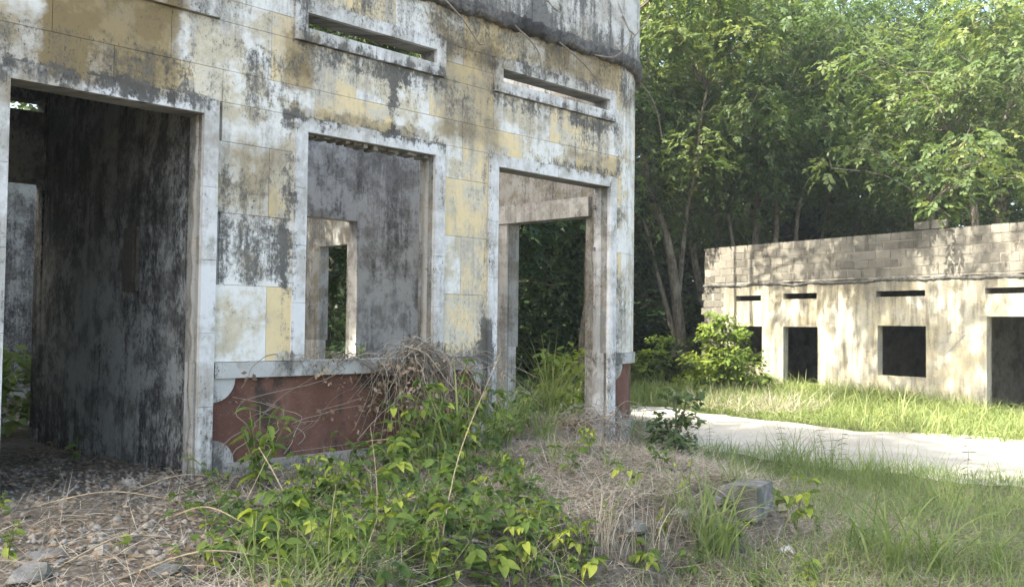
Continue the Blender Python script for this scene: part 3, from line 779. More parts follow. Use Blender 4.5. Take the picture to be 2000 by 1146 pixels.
# the row behind and beside the block building
tree((5.3, 28.6), [(-1.2, .6, 8.2), (.7, .2, 9.0), (-2.2, -.6, 6.3)], ((-.6, -.4, 9.2), (3.6, 3.2, 4.4)), 50, 46, 'tall forked tree rising just left of the block building corner', .62, .22)
tree((8.2, 30.2), [(-.3, 0, 9.2), (.7, .3, 9.6), (-1.2, .4, 8.0), (1.5, 0, 7.0)], ((.2, -.4, 9.6), (3.4, 3.2, 4.2)), 50, 46, 'pale trunked many stemmed tree behind the left end of the block building', .60, .20)
tree((6.7, 31.6), [(-.6, 0, 9.5), (.5, .4, 8.5)], ((-.2, -.6, 8.6), (3.4, 3.0, 5.0)), 44, 44, 'slim straight tree between the forked tree and the many stemmed tree', .56, .17)
tree((11.2, 32.5), [(2.8, -1.2, 6.4), (1.7, -1.0, 8.0), (3.6, .3, 5.2), (.2, 0, 9.4)], ((1.6, -1.0, 8.6), (3.8, 3.4, 4.6)), 50, 46, 'tree with trunks leaning right above the block parapet', .58, .18)
tree((13.4, 25.6), [(-1.6, -1.0, 7.2), (.8, .3, 8.6), (-3.4, -3.4, 4.9)], ((-.4, .2, 8.4), (3.4, 3.0, 3.6)), 40, 46, 'yellow green tree hanging its low branch over the block parapet', .60, .20,
     extra=[((9.9, 20.9, 4.3), .75), ((9.5, 20.6, 3.75), .55), ((10.5, 21.3, 4.9), .8), ((9.1, 20.9, 4.7), .6), ((11.2, 21.8, 5.2), .9), ((10.2, 20.7, 5.3), .7), ((8.3, 21.6, 5.3), .6), ((7.6, 21.9, 4.9), .5), ((11.6, 21.2, 4.6), .7)])
tree((16.8, 30.6), [(-.6, 0, 9.0), (1.2, -.4, 8.0)], ((-.6, -.6, 8.8), (3.8, 3.4, 4.4)), 48, 46, 'bright tree at the far right behind the block building', .62, .20)
tree((18.6, 26.2), [(-.8, -.4, 7.5), (.6, 0, 8.2)], ((-.4, 0, 7.6), (3.2, 3.0, 3.8)), 36, 46, 'nearest tree beyond the right end of the block parapet', .60, .18)
tree((3.4, 29.5), [(.3, -.2, 8.6), (-1.3, .4, 7.6)], ((-1.4, -.8, 6.2), (3.0, 3.0, 4.2)), 44, 46, 'tree with shade painted into its leaves in the gap between the two ruins', .28, .19, 'painted_shade_leaf')
tree((9.5, 37.5), [(.3, 0, 10.5), (-1.4, .4, 9.5)], ((0, -.4, 11.0), (4.6, 3.6, 5.6)), 58, 46, 'tall tree standing in the second row behind the many stemmed tree', .46, .2, clr=(1., 1.6))
tree((15.4, 38.5), [(.3, 0, 10.5), (1.4, .4, 9.5)], ((0, -.4, 11.0), (4.8, 3.6, 5.6)), 58, 46, 'tall tree in the second row behind the leaning trunks', .5, .2, clr=(1., 1.6))
tree((21.8, 36.0), [(.3, 0, 10.5), (-1.4, .4, 9.5)], ((0, -.4, 10.8), (4.8, 3.6, 6.0)), 58, 46, 'tall tree in the second row at the right edge of the wood', .55, .2, clr=(1., 1.6))
tree((4.2, 37.0), [(.3, 0, 10.5), (-1.4, .4, 9.5)], ((0, -.4, 9.4), (4.4, 3.6, 6.0)), 48, 46, 'tall dark tree in the second row behind the forked tree', .32, .2, 'dark_leaf', clr=(1., 1.6))
# behind the ruined building
tree((1.9, 23.6), [(.4, -.5, 9.8), (.8, .3, 9.2)], ((2.0, -2.4, 11.2), (2.2, 2.6, 2.0)), 20, 40, 'tree growing right behind the rounded corner with high branches over the road', .48, .19, low=7.4)
tree((-2.6, 20.0), [(.2, .2, 7.6), (-1.0, -.4, 7.0)], ((.6, .2, 4.6), (3.4, 3.0, 3.9)), 50, 46, 'tree with shade painted into its leaves behind the side doorway of the ruin', .30, .18, 'painted_shade_leaf')
tree((-5.6, 18.2), [(.2, .2, 7.0), (1.4, .4, 6.8)], ((.6, 0, 6.6), (3.2, 2.6, 2.8)), 36, 50, 'sunlit tree seen through the vent slots of the ruin', .70, .17, low=4.0,
     extra=[((-5.4 + .62 * k, 18.4 + .3 * (k % 2), 6.3 + .5 * (k % 3)), 1.0) for k in range(8)])
tree((-1.0, 27.0), [(.2, .2, 8.6), (-1.0, .4, 8.0)], ((0, 0, 4.8), (3.8, 3.4, 3.8)), 40, 44, 'deep green tree far behind the ruined doorway', .25, .2, 'dark_leaf', clr=(1., 1.5))
tree((-9.6, 13.6), [(.2, .2, 7.0), (.8, .4, 6.6)], ((.6, 0, 6.8), (3.4, 3.2, 3.6)), 38, 44, 'tree behind the left room of the ruin', .60, .17, low=2.6, extra=[((-7.6, 14.2, 4.6), .9), ((-6.9, 13.9, 4.2), .8), ((-7.3, 14.0, 5.4), .9), ((-8.2, 14.6, 5.2), .9)])
# off to the left of the view; these trees throw the shade that lies over the foreground
tree((-12.4, -2.6), [(1.6, 1.2, 15.4), (.4, -.4, 15.0), (2.6, .6, 14.0)], ((1.4, 1.2, 16.4), (4.6, 4.2, 2.4)), 60, 38, 'big shade tree standing left of the ruined building', .45, .32, clr=(1.1, 1.7))
tree((-9.4, -2.8), [(1.2, 2.6, 15.0), (-.6, .4, 15.6)], ((1.6, 2.8, 16.6), (3.8, 3.8, 2.2)), 17, 30, 'tall shade tree standing behind and left of the viewer', .45, .28, clr=(1.0, 1.6))
tree((-10.4, 6.2), [(1.0, .4, 15.2), (.4, -.4, 15.4), (1.6, 1.2, 14.6)], ((1.0, .6, 16.4), (3.2, 3.4, 2.2)), 52, 42, 'shade tree leaning over the roofless rooms from the left', .5, .24, clr=(1.0, 1.5))

tree((-13.2, 2.4), [(1.0, .4, 15.2), (.4, -.4, 15.4)], ((1.2, .2, 16.3), (2.8, 3.0, 2.0)), 34, 40, 'shade tree between the two big ones left of the ruin', .5, .24, clr=(1.0, 1.5))
tree((-5.6, 27.6), [(.2, .2, 9.0), (-1.0, .4, 8.4)], ((0, 0, 8.6), (4.0, 3.0, 3.6)), 44, 50, 'tall yellow green tree beyond the upper vent of the ruin', .98, .2, low=3.0)
tree((-.9, 17.2), [(2.6, -.2, 10.2), (3.6, -.4, 9.6), (1.6, .4, 10.6)], ((3.5, .2, 10.6), (3.0, 2.8, 1.7)), 34, 34, 'thin high crowned tree beside the road behind the ruin', .5, .14, clr=(.5, .9), low=8.6)

# wood that closes the view: one mass
N_ = 30000
px_ = G.uniform(-24, 34, N_); py_ = 41 + G.uniform(0, 7, N_) + .04 * (px_ - 6) ** 2 * .2
pz_ = -.6 + G.uniform(0, 1, N_) ** 1.15 * (16.5 + 1.8 * wob(px_, py_, .5, 2))
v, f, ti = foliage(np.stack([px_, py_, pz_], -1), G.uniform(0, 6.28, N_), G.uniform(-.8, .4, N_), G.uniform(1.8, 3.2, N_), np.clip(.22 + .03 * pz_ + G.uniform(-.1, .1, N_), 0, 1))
px2_ = G.uniform(-26, 36, 9000); q2_ = foliage(np.stack([px2_, 42 + G.uniform(0, 5, 9000), -.6 + 7.5 * G.uniform(0, 1, 9000)], -1), G.uniform(0, 6.28, 9000), G.uniform(-.8, .4, 9000), G.uniform(2.4, 3.8, 9000), G.uniform(.1, .4, 9000))
v, f, ti = np.concatenate([v, q2_[0]]), np.concatenate([f, q2_[1] + len(v)]), np.concatenate([ti, q2_[2]])
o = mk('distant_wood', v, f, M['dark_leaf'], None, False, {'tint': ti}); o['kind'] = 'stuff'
# low growth at the foot of the wood, deep shade put into its colour
N_ = 12000
px_ = G.uniform(-14, 24, N_); py_ = G.uniform(29.5, 36, N_) - sstep(4.5, -1, px_) * G.uniform(0, 1, N_) ** 1.6 * 12
ok = (N2[0] * px_ + N2[1] * py_ - C2 < -5.2) | (D2[0] * px_ + D2[1] * py_ > 20.4)
px_, py_ = px_[ok], py_[ok]; N_ = len(px_)
pz_ = height(px_, py_) + G.uniform(0, 1, N_) ** 1.5 * (2.6 + .9 * wob(px_, py_, 1.1, 2) + 2.4 * sstep(4.0, 2.0, px_))
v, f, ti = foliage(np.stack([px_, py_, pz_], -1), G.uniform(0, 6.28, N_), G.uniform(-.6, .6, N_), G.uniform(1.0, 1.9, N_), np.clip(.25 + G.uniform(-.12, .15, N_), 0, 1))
o = mk('undergrowth', v, f, M['painted_shade_leaf'], None, False, {'tint': ti}); o['kind'] = 'stuff'

# thin air between here and the wood: one closed box round everything
m_ = bpy.data.materials.new('haze'); m_.use_nodes = True; n_ = m_.node_tree; n_.nodes.clear()
pv = n_.nodes.new('ShaderNodeVolumePrincipled'); pv.inputs['Color'].default_value = (.86, .93, .95, 1); pv.inputs['Density'].default_value = .0011; pv.inputs['Anisotropy'].default_value = .3
mo = n_.nodes.new('ShaderNodeOutputMaterial'); n_.links.new(pv.outputs[0], mo.inputs['Volume'])
hb = MB(); hb.box((-330, -150, -4.0), (350, 450, 32.0)); o = mk('haze', hb.v, hb.f, m_); o['kind'] = 'stuff'

# ================================================================ SMALL PLANTS
def blades(pos, az, L, bend, wd, tint, segs=4, lean=None):
    """grass blades as tapering strips"""
    N = len(pos); t = np.linspace(0, 1, segs + 1)[None, :]
    lean = np.zeros(N) if lean is None else lean
    a0 = (math.pi / 2 - lean)[:, None]; ang = a0 - bend[:, None] * t ** 1.3
    dl = (L / segs)[:, None]
    hx = np.concatenate([np.zeros((N, 1)), np.cumsum(np.cos(ang[:, 1:]) * dl, 1)], 1); hz = np.concatenate([np.zeros((N, 1)), np.cumsum(np.sin(ang[:, 1:]) * dl, 1)], 1)
    ca, sa = np.cos(az)[:, None], np.sin(az)[:, None]
    wv = wd[:, None] * np.maximum(.08, (1 - t ** 1.6)) * np.minimum(1, .5 + 2.2 * t) / 2
    c = np.stack([pos[:, :1] + hx * ca, pos[:, 1:2] + hx * sa, pos[:, 2:3] + hz], -1)
    tw = G.uniform(-.6, .6, N)[:, None]
    sd_ = np.stack([-sa * np.cos(tw), ca * np.cos(tw), np.sin(tw) + 0 * ca], -1)
    Vv = np.stack([c - sd_ * wv[..., None], c + sd_ * wv[..., None]], 2).reshape(-1, 3)
    k = (segs + 1) * 2; b0 = np.arange(N)[:, None] * k + np.arange(segs)[None] * 2
    F_ = np.stack([b0, b0 + 1, b0 + 3, b0 + 2], -1).reshape(-1, 4)
    return Vv, F_, np.repeat(np.clip(tint, 0, 1), k)
def field(name, pts, Lr, bendr, wr, tintr, mat, lean=(0, .35), segs=3, lift=0.):
    N = len(pts); z = height(pts[:, 0], pts[:, 1]) + lift
    v, f, ti = blades(np.column_stack([pts, z - .01]), G.uniform(0, 6.283, N), G.uniform(*Lr, N), G.uniform(*bendr, N), G.uniform(*wr, N), G.uniform(*tintr, N), segs, G.uniform(*lean, N))
    o = mk(name, v, f, M[mat], None, False, {'tint': ti}); o['kind'] = 'stuff'; return o
def scatter(n, x0, x1, y0, y1, keep):
    x = G.uniform(x0, x1, n); y = G.uniform(y0, y1, n); t, v = tv(x, y)
    k = keep(x, y, t, v); return np.column_stack([x[k], y[k]])
def inroad(x, y, marg=0.):
    # signed: True where the road is
    d1 = np.min([np.hypot(x - q_[0], y - q_[1]) for q_ in ((fa + ne) / 2)[::2]], 0)
    hw = 2.15 + .12 * wob(x, y, 2.2, 1); return d1 < hw - marg
front = lambda x, y, t, v: ((v > 3.0 + .35 * wob(x, y, 2., 5)) | (t > 7.2 + .9 * np.maximum(0, 2.6 - v) + .3 * wob(x, y, 2., 8))) & ((v > -.2) | (t > 9.3)) & (v > -5) & (t < 13) & ~inroad(x, y, .5 * G.uniform(0, 1, len(x)) ** 2)
pts = scatter(75000, -1, 8.5, 3.2, 15, lambda x, y, t, v: front(x, y, t, v) & (G.uniform(0, 1, len(x)) < .38 + .45 * (wob(x, y, 1.6, 21) > -.4)))
field('meadow_grass', pts, (.10, .46), (.4, 2.5), (.004, .009), (.22, .82), 'grass', (0, .6), 4)
wb_ = lambda x, y: N2[0] * x + N2[1] * y - C2
rb_ = lambda x, y: D2[0] * x + D2[1] * y
pts = scatter(60000, 2, 13, 12, 28, lambda x, y, t, v: (wb_(x, y) > .06) & ~inroad(x, y, .45 * G.uniform(0, 1, len(x)) ** 2) & (t > 10.2) & (rb_(x, y) < 23) & (wb_(x, y) < 6.0) & (G.uniform(0, 1, len(x)) < .75 + .25 * wob(x, y, 1.2, 30)))
field('verge_grass', pts, (.10, .62), (.5, 2.7), (.008, .018), (.28, .85), 'grass', (0, .7), 4)
pts = scatter(12000, -9, 5, 13, 28, lambda x, y, t, v: (t > 9.2) & ~inroad(x, y, .1) & (wb_(x, y) > 4.2) | ((v < -9.6) & (t < 9.2)))
field('rank_grass', pts, (.25, .8), (.4, 1.8), (.012, .024), (.35, .85), 'grass')
# dead straw on the old porch
def strawkeep(x, y, t, v):
    d_ = sstep(3.2, 2.4, v + .25 * wob(x, y, 2.2, 4)) * np.where(t > 8.2, sstep(-2.2, -1.2, v), sstep(.02, .1, v))
    d_ = d_ * (1 - .55 * sstep(3.6, 2.2, t)) * sstep(10.2, 9.0, t + .3 * wob(x, y, 3, 6))
    return G.uniform(0, 1, len(x)) < d_
pts = scatter(95000, -4.2, 3.8, 2.6, 13.5, strawkeep)
field('dead_straw', pts, (.06, .36), (-.5, 1.0), (.0022, .0055), (.0, 1.0), 'straw', (1.05, 1.6), 4, .02)
pts = scatter(52000, -3.4, 3.4, 2.8, 11, lambda x, y, t, v: (v > 1.6 + .8 * (t < 3)) & (v < 4.3 + .5 * wob(x, y, 2, 7)) & (t < 7.9))
field('loose_straw', pts, (.08, .34), (-.4, .9), (.002, .0045), (.1, .95), 'straw', (1.0, 1.6), 4, .035)
pts = scatter(9000, -7, 3, 4.6, 14, lambda x, y, t, v: (v < -.1) & (v > -7) & (t > .7) & (t < 8.7) & ((t < 3.15) | (t > 3.45)))
field('indoor_litter', pts, (.06, .3), (-.4, .8), (.003, .007), (.05, .6), 'straw', (1.1, 1.6), 3, .015)
pts = scatter(5200, 3.2, 7.6, 16.5, 23, lambda x, y, t, v: (np.hypot((x - 4.6) / 1.9, (y - 18.9) / 1.2) < 1 + .3 * wob(x, y, 3, 5)) & ~inroad(x, y, .1))
field('brush_pile', pts, (.2, .7), (-.6, 1.2), (.006, .014), (.1, .8), 'straw', (.5, 1.6), 4, .12)
# dead leaves and grit
def litter(name, pts, s, mat, tint=(.0, 1.), lift=.012):
    N = len(pts); z = height(pts[:, 0], pts[:, 1]) + lift + G.uniform(0, .03, N)
    q_ = np.array([[-.5, 0, 0], [0, .32, .12], [.5, 0, .02], [0, -.32, .10]]); sc = G.uniform(*s, N); az = G.uniform(0, 6.28, N); tl = G.uniform(-.5, .5, N)
    P = q_[None] * sc[:, None, None]; P[..., 2] += P[..., 1] * tl[:, None]
    Q = np.stack([P[..., 0] * np.cos(az)[:, None] - P[..., 1] * np.sin(az)[:, None], P[..., 0] * np.sin(az)[:, None] + P[..., 1] * np.cos(az)[:, None], P[..., 2]], -1) + np.column_stack([pts, z])[:, None]
    o = mk(name, Q.reshape(-1, 3), np.arange(4 * N).reshape(-1, 4), M[mat], None, False, {'tint': np.repeat(G.uniform(*tint, N), 4)}); o['kind'] = 'stuff'
litter('dead_leaf_litter', scatter(26000, -4.4, 3.8, 2.6, 12, lambda x, y, t, v: (v > -3.2) & (v < 3.8) & (t > .8) & (t < 8.6)), (.02, .055), 'litter')
# grit and pebbles: low lumps
def pebbles(name, pts, s):
    N = len(pts); oc = np.array([[1, 0, 0], [0, 1, 0], [-1, 0, 0], [0, -1, 0], [0, 0, .7], [0, 0, -.5]], float)
    fc = np.array([[0, 1, 4], [1, 2, 4], [2, 3, 4], [3, 0, 4], [1, 0, 5], [2, 1, 5], [3, 2, 5], [0, 3, 5]])
    P = oc[None] * G.uniform(*s, N)[:, None, None] * G.uniform(.6, 1.2, (N, 6, 1)); az = G.uniform(0, 6.28, N)
    Q = np.stack([P[..., 0] * np.cos(az)[:, None] - P[..., 1] * np.sin(az)[:, None], P[..., 0] * np.sin(az)[:, None] + P[..., 1] * np.cos(az)[:, None], P[..., 2]], -1)
    Q += np.column_stack([pts, height(pts[:, 0], pts[:, 1]) + .005])[:, None]
    o = mk(name, Q.reshape(-1, 3), (fc[None] + np.arange(N)[:, None, None] * 6).reshape(-1, 3), M['stone'], None, False); o['kind'] = 'stuff'
pebbles('gravel', scatter(5200, -4, 0.6, 2.6, 8, lambda x, y, t, v: (v > -2.5) & (v < 4) & (t < 4.2) & (wob(x, y, 2.5, 12) > -.5)), (.006, .028))
pebbles('stone_chips', scatter(700, -3.4, 0.2, 2.8, 7, lambda x, y, t, v: (v > -1.5) & (v < 3.8) & (t < 3.6) & (wob(x, y, 2.1, 22) > -.2)), (.015, .05))
pebbles('road_grit', scatter(3000, 2, 10, 9, 20, lambda x, y, t, v: inroad(x, y)), (.008, .022))

def stone(px, py, sz, label, mat='stone', name='stone', flat=.6):
    p = at(px, py); n = 26; d_ = G.normal(size=(n, 3)); d_ /= np.linalg.norm(d_, axis=1)[:, None]; d_ *= G.uniform(.8, 1.1, (n, 1)); d_ *= np.array(sz)
    import bmesh
    bm = bmesh.new()
    for q_ in d_: bm.verts.new(q_)
    r = bmesh.ops.convex_hull(bm, input=bm.verts); bmesh.ops.delete(bm, geom=[g for g in r['geom_interior'] if isinstance(g, bmesh.types.BMVert)], context='VERTS')
    me = bpy.data.meshes.new(name); bm.to_mesh(me); bm.free(); me.materials.append(M[mat])
    o = link(name, me, None, (p[0], p[1], p[2] + sz[2] * .35)); o.rotation_euler[2] = R.uniform(0, 3); tag(o, label, 'stone', 'loose stones and rubble'); return o
stone(200, 1083, (.075, .05, .035), 'pale flat stone lying in the dry twigs near the doorway')
stone(185, 1072, (.035, .03, .025), 'small round pebble touching the pale flat stone')
stone(300, 1082, (.04, .03, .02), 'small pale stone right of the flat stone in the twigs')
stone(90, 1090, (.13, .10, .035), 'broad grey rubble slab half buried at bottom left', 'step')
stone(330, 1120, (.10, .07, .04), 'grey rubble lump beside the bottom left weeds', 'step')
stone(520, 985, (.10, .08, .045), 'pale rubble lump under the dry twigs below the red panel', 'step')
stone(625, 930, (.12, .06, .10), 'pale rubble chunk leaning on the plinth', 'step')
stone(1240, 1040, (.10, .08, .06), 'grey rubble lump under the straw edge of the porch', 'step')
stone(1330, 1010, (.09, .07, .06), 'broken rubble lump beside the grassy weed on the porch edge', 'step')
stone(60, 1130, (.13, .10, .05), 'grey rubble piece at the bottom left corner', 'step')
stone(1400, 985, (.07, .06, .05), 'rubble lump below the broken concrete kerb block', 'step')

# broken end of the porch kerb
def broken_block(name, px, py, size, rot, label, cat):
    import bmesh
    p = at(px, py); bm = bmesh.new(); bmesh.ops.create_cube(bm, size=1)
    bmesh.ops.subdivide_edges(bm, edges=bm.edges, cuts=7, use_grid_fill=True)
    for v in bm.verts:
        c = v.co; k = 1 if c.z > .3 else .35
        d_ = .045 * k * (float(wob(c.x * 5 + px, c.y * 5 + c.z * 3, 2.2, 7)) + .5 * R.uniform(-1, 1)); v.co = c * (1 + d_)
        if c.x < -.3 and c.z > 0: v.co.z -= .16 * (1 + .6 * float(wob(c.y * 4, 2, 3, 2)))
    bmesh.ops.scale(bm, vec=size, verts=bm.verts)
    me = bpy.data.meshes.new(name); bm.to_mesh(me); bm.free(); me.materials.append(M['step'])
    o = link(name, me, None, (p[0], p[1], p[2] + size[2] * .05)); o.rotation_euler[2] = rot; tag(o, label, cat); return o
broken_block('kerb_block', 1455, 978, (.30, .36, .24), TH * -1 + .2, 'broken grey concrete kerb block at the right end of the porch', 'kerb block')
# crumpled paper
def paper():
    p = at(1530, 1078); n = 9; g = np.linspace(-.5, .5, n); Xp, Yp = np.meshgrid(g, g)
    Zp = .35 * np.abs(wob(Xp, Yp, 9, 3)) + G.uniform(0, .12, Xp.shape); P = np.stack([Xp * .15, Yp * .10 + Zp * .04, Zp * .10], -1).reshape(-1, 3) + p
    i_ = np.arange(n - 1)[:, None] * n + np.arange(n - 1)[None]
    o = mk('crumpled_paper', P, np.stack([i_, i_ + 1, i_ + n + 1, i_ + n], -1).reshape(-1, 4), M['paper']); tag(o, 'crumpled white paper scrap on straw below the kerb block', 'litter')
paper()

# ---- broad-leaved weeds: every leaf an object
def leaf_mesh(seed, wr=.58, fold=.16, droop=.30, nseg=5):
    r = np.random.default_rng(seed); P, F_, = [], []
    for i_ in range(nseg + 1):
        t = i_ / nseg; wdt = wr * (math.sin(math.pi * min(1, t * .90 + .08)) ** .75) * (1.15 - .35 * t) * (1 if i_ < nseg else .02); wdt *= .5
        z = -droop * t * t + r.uniform(-.01, .01)
        P += [(t, -wdt, z + fold * wdt * 2 + r.uniform(-.015, .015)), (t, 0, z), (t, wdt, z + fold * wdt * 2 + r.uniform(-.015, .015))]
    for i_ in range(nseg):
        a = i_ * 3; F_ += [[a, a + 3, a + 4, a + 1], [a + 1, a + 4, a + 5, a + 2]]
    return np.array(P), F_
LEAF = {}
for kind, mat, wr, tl in (('weed', 'weed', .60, (.35, .55, .75, .95)), ('dull', 'weed', .56, (.12, .22, .30, .4)), ('point', 'weed', .40, (.3, .4, .5, .62)), ('dark', 'dark_leaf', .34, (.4, .55, .7, .95))):
    LEAF[kind] = []
    for s_, ti in enumerate(tl):
        P, F_ = leaf_mesh(s_ * 7 + len(kind), wr, .16 + .05 * s_ % .2, .12 + .13 * s_)
        LEAF[kind].append(rawmesh('leaf', P, F_, M[mat], True, {'tint': np.full(len(P), ti)}))
def place_leaf(root, kind, p, az, pitch, roll_, size, pick=None):
    o = link('leaf', LEAF[kind][R.randrange(4) if pick is None else pick], root, p)
    o.rotation_euler = (roll_, pitch, az); o.scale = (size, size, size); return o
def weed(px, py, h, nst, nl, size, kind, label, group=None, name='leafy_weed', spread=.5, tri=False, pos=None):
    p = at(px, py) if pos is None else np.array(pos); root = empty(name, p, label, 'weed', group); st = []
    for k in range(nst):
        az = R.uniform(0, 6.28); ln = h * R.uniform(.65, 1.1); le = spread * R.uniform(.3, 1.2)
        e = np.array([math.cos(az) * le * ln, math.sin(az) * le * ln, ln]); q_ = spline([(0, 0, -.02), e * np.array([.35, .35, .5]), e], 8)
        st.append(tube(q_, np.linspace(.0042, .0018, 8) * (h / .3) ** .5, 4))
        for j in range(nl):
            t = .3 + .7 * (j + R.uniform(0, .6)) / nl; c = q_[min(7, int(t * 7.99))]; a2 = az + j * 2.4 + R.uniform(-.5, .5)
            if tri:
                pe = c + np.array([math.cos(a2), math.sin(a2), .25]) * size * .7; st.append(tube(np.array([c, (c + pe) / 2 + (0, 0, .01), pe]), .0014, 3))
                for da in (-1.15, 0, 1.15): place_leaf(root, kind, pe, a2 + da + R.uniform(-.3, .3), R.uniform(-.35, .65), R.uniform(-.6, .6), size * R.uniform(.75, 1.1))
            else:
                place_leaf(root, kind, c, a2, R.uniform(-.35, .6), R.uniform(-.4, .4), size * R.uniform(.6, 1.15) * (1.1 - .35 * t))
    v, f = join(st); mk('stem', v + p, f, M['green_stalk'], root, True)
    return root
def patch_label(x, y):
    a = 'left' if x < 760 else ('middle' if x < 960 else 'right'); b_ = 'back' if y < 1075 else 'front'
    ref = {'leftback': 'beside the sapling', 'leftfront': 'nearest the rubble', 'middleback': 'under the dry vine heap', 'middlefront': 'at the bottom edge of the photo', 'rightback': 'beside the straw mound', 'rightfront': 'under the dark porch edge'}[a + b_]
    return 'broad yellow green weed of the dense patch ' + ref, 'weeds in the %s %s of the dense patch' % (b_, a)
patch = []
tries = 0
while len(patch) < 52 and tries < 4000:
    tries += 1
    x = R.uniform(470, 1185); y = R.uniform(955, 1165)
    if y < 965 + max(0, (x - 860)) * .45 or y < 965 + max(0, 620 - x) * .9: continue
    if all(math.hypot((x - a) / 1.0, (y - b_) / .55) > (R.uniform(40, 90)) for a, b_ in patch): patch.append((x, y))
for (x, y) in patch:
    weed(x, y, R.uniform(.16, .36), R.choice((2, 3, 3)), R.choice((2, 3, 3)), R.choice((.05, .06, .07, .08, .09, .10)), 'weed' if R.random() < .45 else 'dull', *patch_label(x, y), tri=True)
back = []
while len(back) < 18:
    x, y = R.uniform(590, 1010), R.uniform(905, 985)
    if y < 900 + abs(x - 800) * .12 or any(math.hypot(x - a, (y - b_) * 1.6) < 46 for a, b_ in back): continue
    back.append((x, y)); sd_ = 'left' if x < 740 else ('middle' if x < 880 else 'right')
    weed(x, y, R.uniform(.18, .34), 3, 3, R.uniform(.05, .085), 'dull' if R.random() < .7 else 'weed', {'left': 'green trailing weed on the ground before the grey plinth', 'middle': 'green trailing weed between the vine heap and the dense patch', 'right': 'green trailing weed below the tall broad bladed grass'}[sd_], 'trailing weeds ' + sd_, 'trailing_weed', .9, tri=True)
for k, (x, y, h) in enumerate(((790, 925, .62), (835, 935, .72), (880, 935, .60), (915, 925, .70), (955, 905, .55), (870, 915, .85), (990, 880, .5), (1020, 860, .55), (930, 880, .7))):
    weed(x, y, h, 4, 4, R.uniform(.06, .09), 'dull' if k % 3 else 'weed', ('tall green weed massed against the right end of the red panel' if x < 940 else 'tall green weed crowding the left post of the doorway'), 'tall weeds at the red panel' if x < 940 else 'tall weeds at the doorway post', 'tall_weed', .35, tri=True)
for k, (x, y) in enumerate(((1050, 815), (1095, 800), (1130, 805), (1010, 835))):
    weed(x, y, .45, 5, 4, .07, 'weed' if k % 2 else 'dull', 'leafy weed filling the doorway threshold among the arching grass', 'weeds on the doorway threshold', 'threshold_weed', .6, tri=True)
weed(405, 1118, .20, 4, 4, .07, 'weed', 'small bright weed at bottom left of the dense patch', spread=.8)
weed(330, 1095, .13, 1, 3, .07, 'weed', 'tiny weed with one bright leaf beside the pale stones')
weed(255, 1078, .13, 2, 2, .07, 'weed', 'tiny bright seedling right of the pale flat stone')
weed(12, 1100, .22, 4, 4, .07, 'weed', 'bright weed cut by the left edge of the view')
weed(8, 1000, .12, 2, 3, .07, 'weed', 'small weed on the twigs at the far left below the doorway')
weed(505, 968, .56, 8, 7, .16, 'point', 'bushy sapling with pointed leaves in front of the red panel', name='leafy_sapling', spread=.45)
weed(430, 960, .24, 5, 4, .085, 'point', 'low spreading weed at the foot of the left doorway frame', spread=1.1)
weed(560, 1050, .26, 3, 3, .09, 'dull', 'dull green weed left of the dense patch', tri=True)
weed(480, 1090, .22, 3, 3, .085, 'dull', 'dull weed between the small bright weed and the dense patch', tri=True)
weed(640, 990, .26, 3, 3, .08, 'dull', 'dark green weed at the top left of the dense patch', tri=True)
weed(830, 905, .50, 5, 4, .10, 'dull', 'tall leafy weed under the dry vines at the right of the red panel', tri=True)
weed(760, 930, .32, 4, 4, .085, 'dull', 'dark weed at the foot of the red panel right of the plinth chunk', tri=True)
weed(900, 960, .30, 4, 4, .08, 'dull', 'green weed between the dense patch and the middle grass clump', tri=True)
weed(1045, 985, .22, 4, 4, .085, 'dull', 'green weed alone on the straw right of the dense patch', spread=.9)
weed(1080, 1075, .26, 3, 4, .06, 'weed', 'bright yellow sprig at the right end of the dense patch')
weed(1190, 1020, .20, 2, 5, .05, 'weed', 'thin yellow sprig in the middle of the straw mound')
weed(1345, 965, .30, 2, 6, .06, 'weed', 'tall yellow sprig at the right of the straw mound')
weed(1300, 1055, .20, 3, 4, .075, 'weed', 'bright weed left of the thick bladed clump')
weed(1440, 1075, .26, 4, 4, .08, 'weed', 'bright weed growing inside the thick bladed clump')
weed(1555, 1035, .36, 4, 4, .095, 'weed', 'bright weed with round leaves right of the kerb block', tri=True)
weed(1600, 1050, .26, 4, 4, .075, 'dull', 'dull weed beside the round leaved weed at the grass edge')
weed(1580, 1150, .20, 4, 4, .085, 'weed', 'bright weed at the bottom right of the straw')
weed(1475, 1155, .15, 4, 4, .09, 'dull', 'weed cut by the bottom edge under the thick bladed clump')
weed(1630, 1110, .16, 2, 3, .07, 'weed', 'yellow seedling in the grass right of the crumpled paper')
weed(660, 693, .16, 4, 4, .05, 'weed', 'little green weed growing inside behind the window sill', pos=T(np.array([[4.7, -.12, .79]]))[0])

weed(1185, 800, .34, 3, 4, .07, 'dull', 'green weed at the right jamb of the doorway')
weed(150, 905, .25, 2, 3, .10, 'dull', 'shaded weed at the foot of the mouldy partition')

gc = scatter(5000, -2.4, 2.4, 3.0, 8, lambda x, y, t, v: (np.hypot((t - 3.3) / 1.2, (v - 2.1) / .9) < 1 + .25 * wob(x, y, 3, 5)))
zz = height(gc[:, 0], gc[:, 1]) + G.uniform(.01, .12, len(gc))
v, f, ti = foliage(np.column_stack([gc, zz]), G.uniform(0, 6.28, len(gc)), G.uniform(-.5, .5, len(gc)), G.uniform(.35, .7, len(gc)), G.uniform(.1, .6, len(gc)), ROS[:, :20])
o = mk('ground_cover', v, f, M['weed'], None, False, {'tint': ti}); o['kind'] = 'stuff'
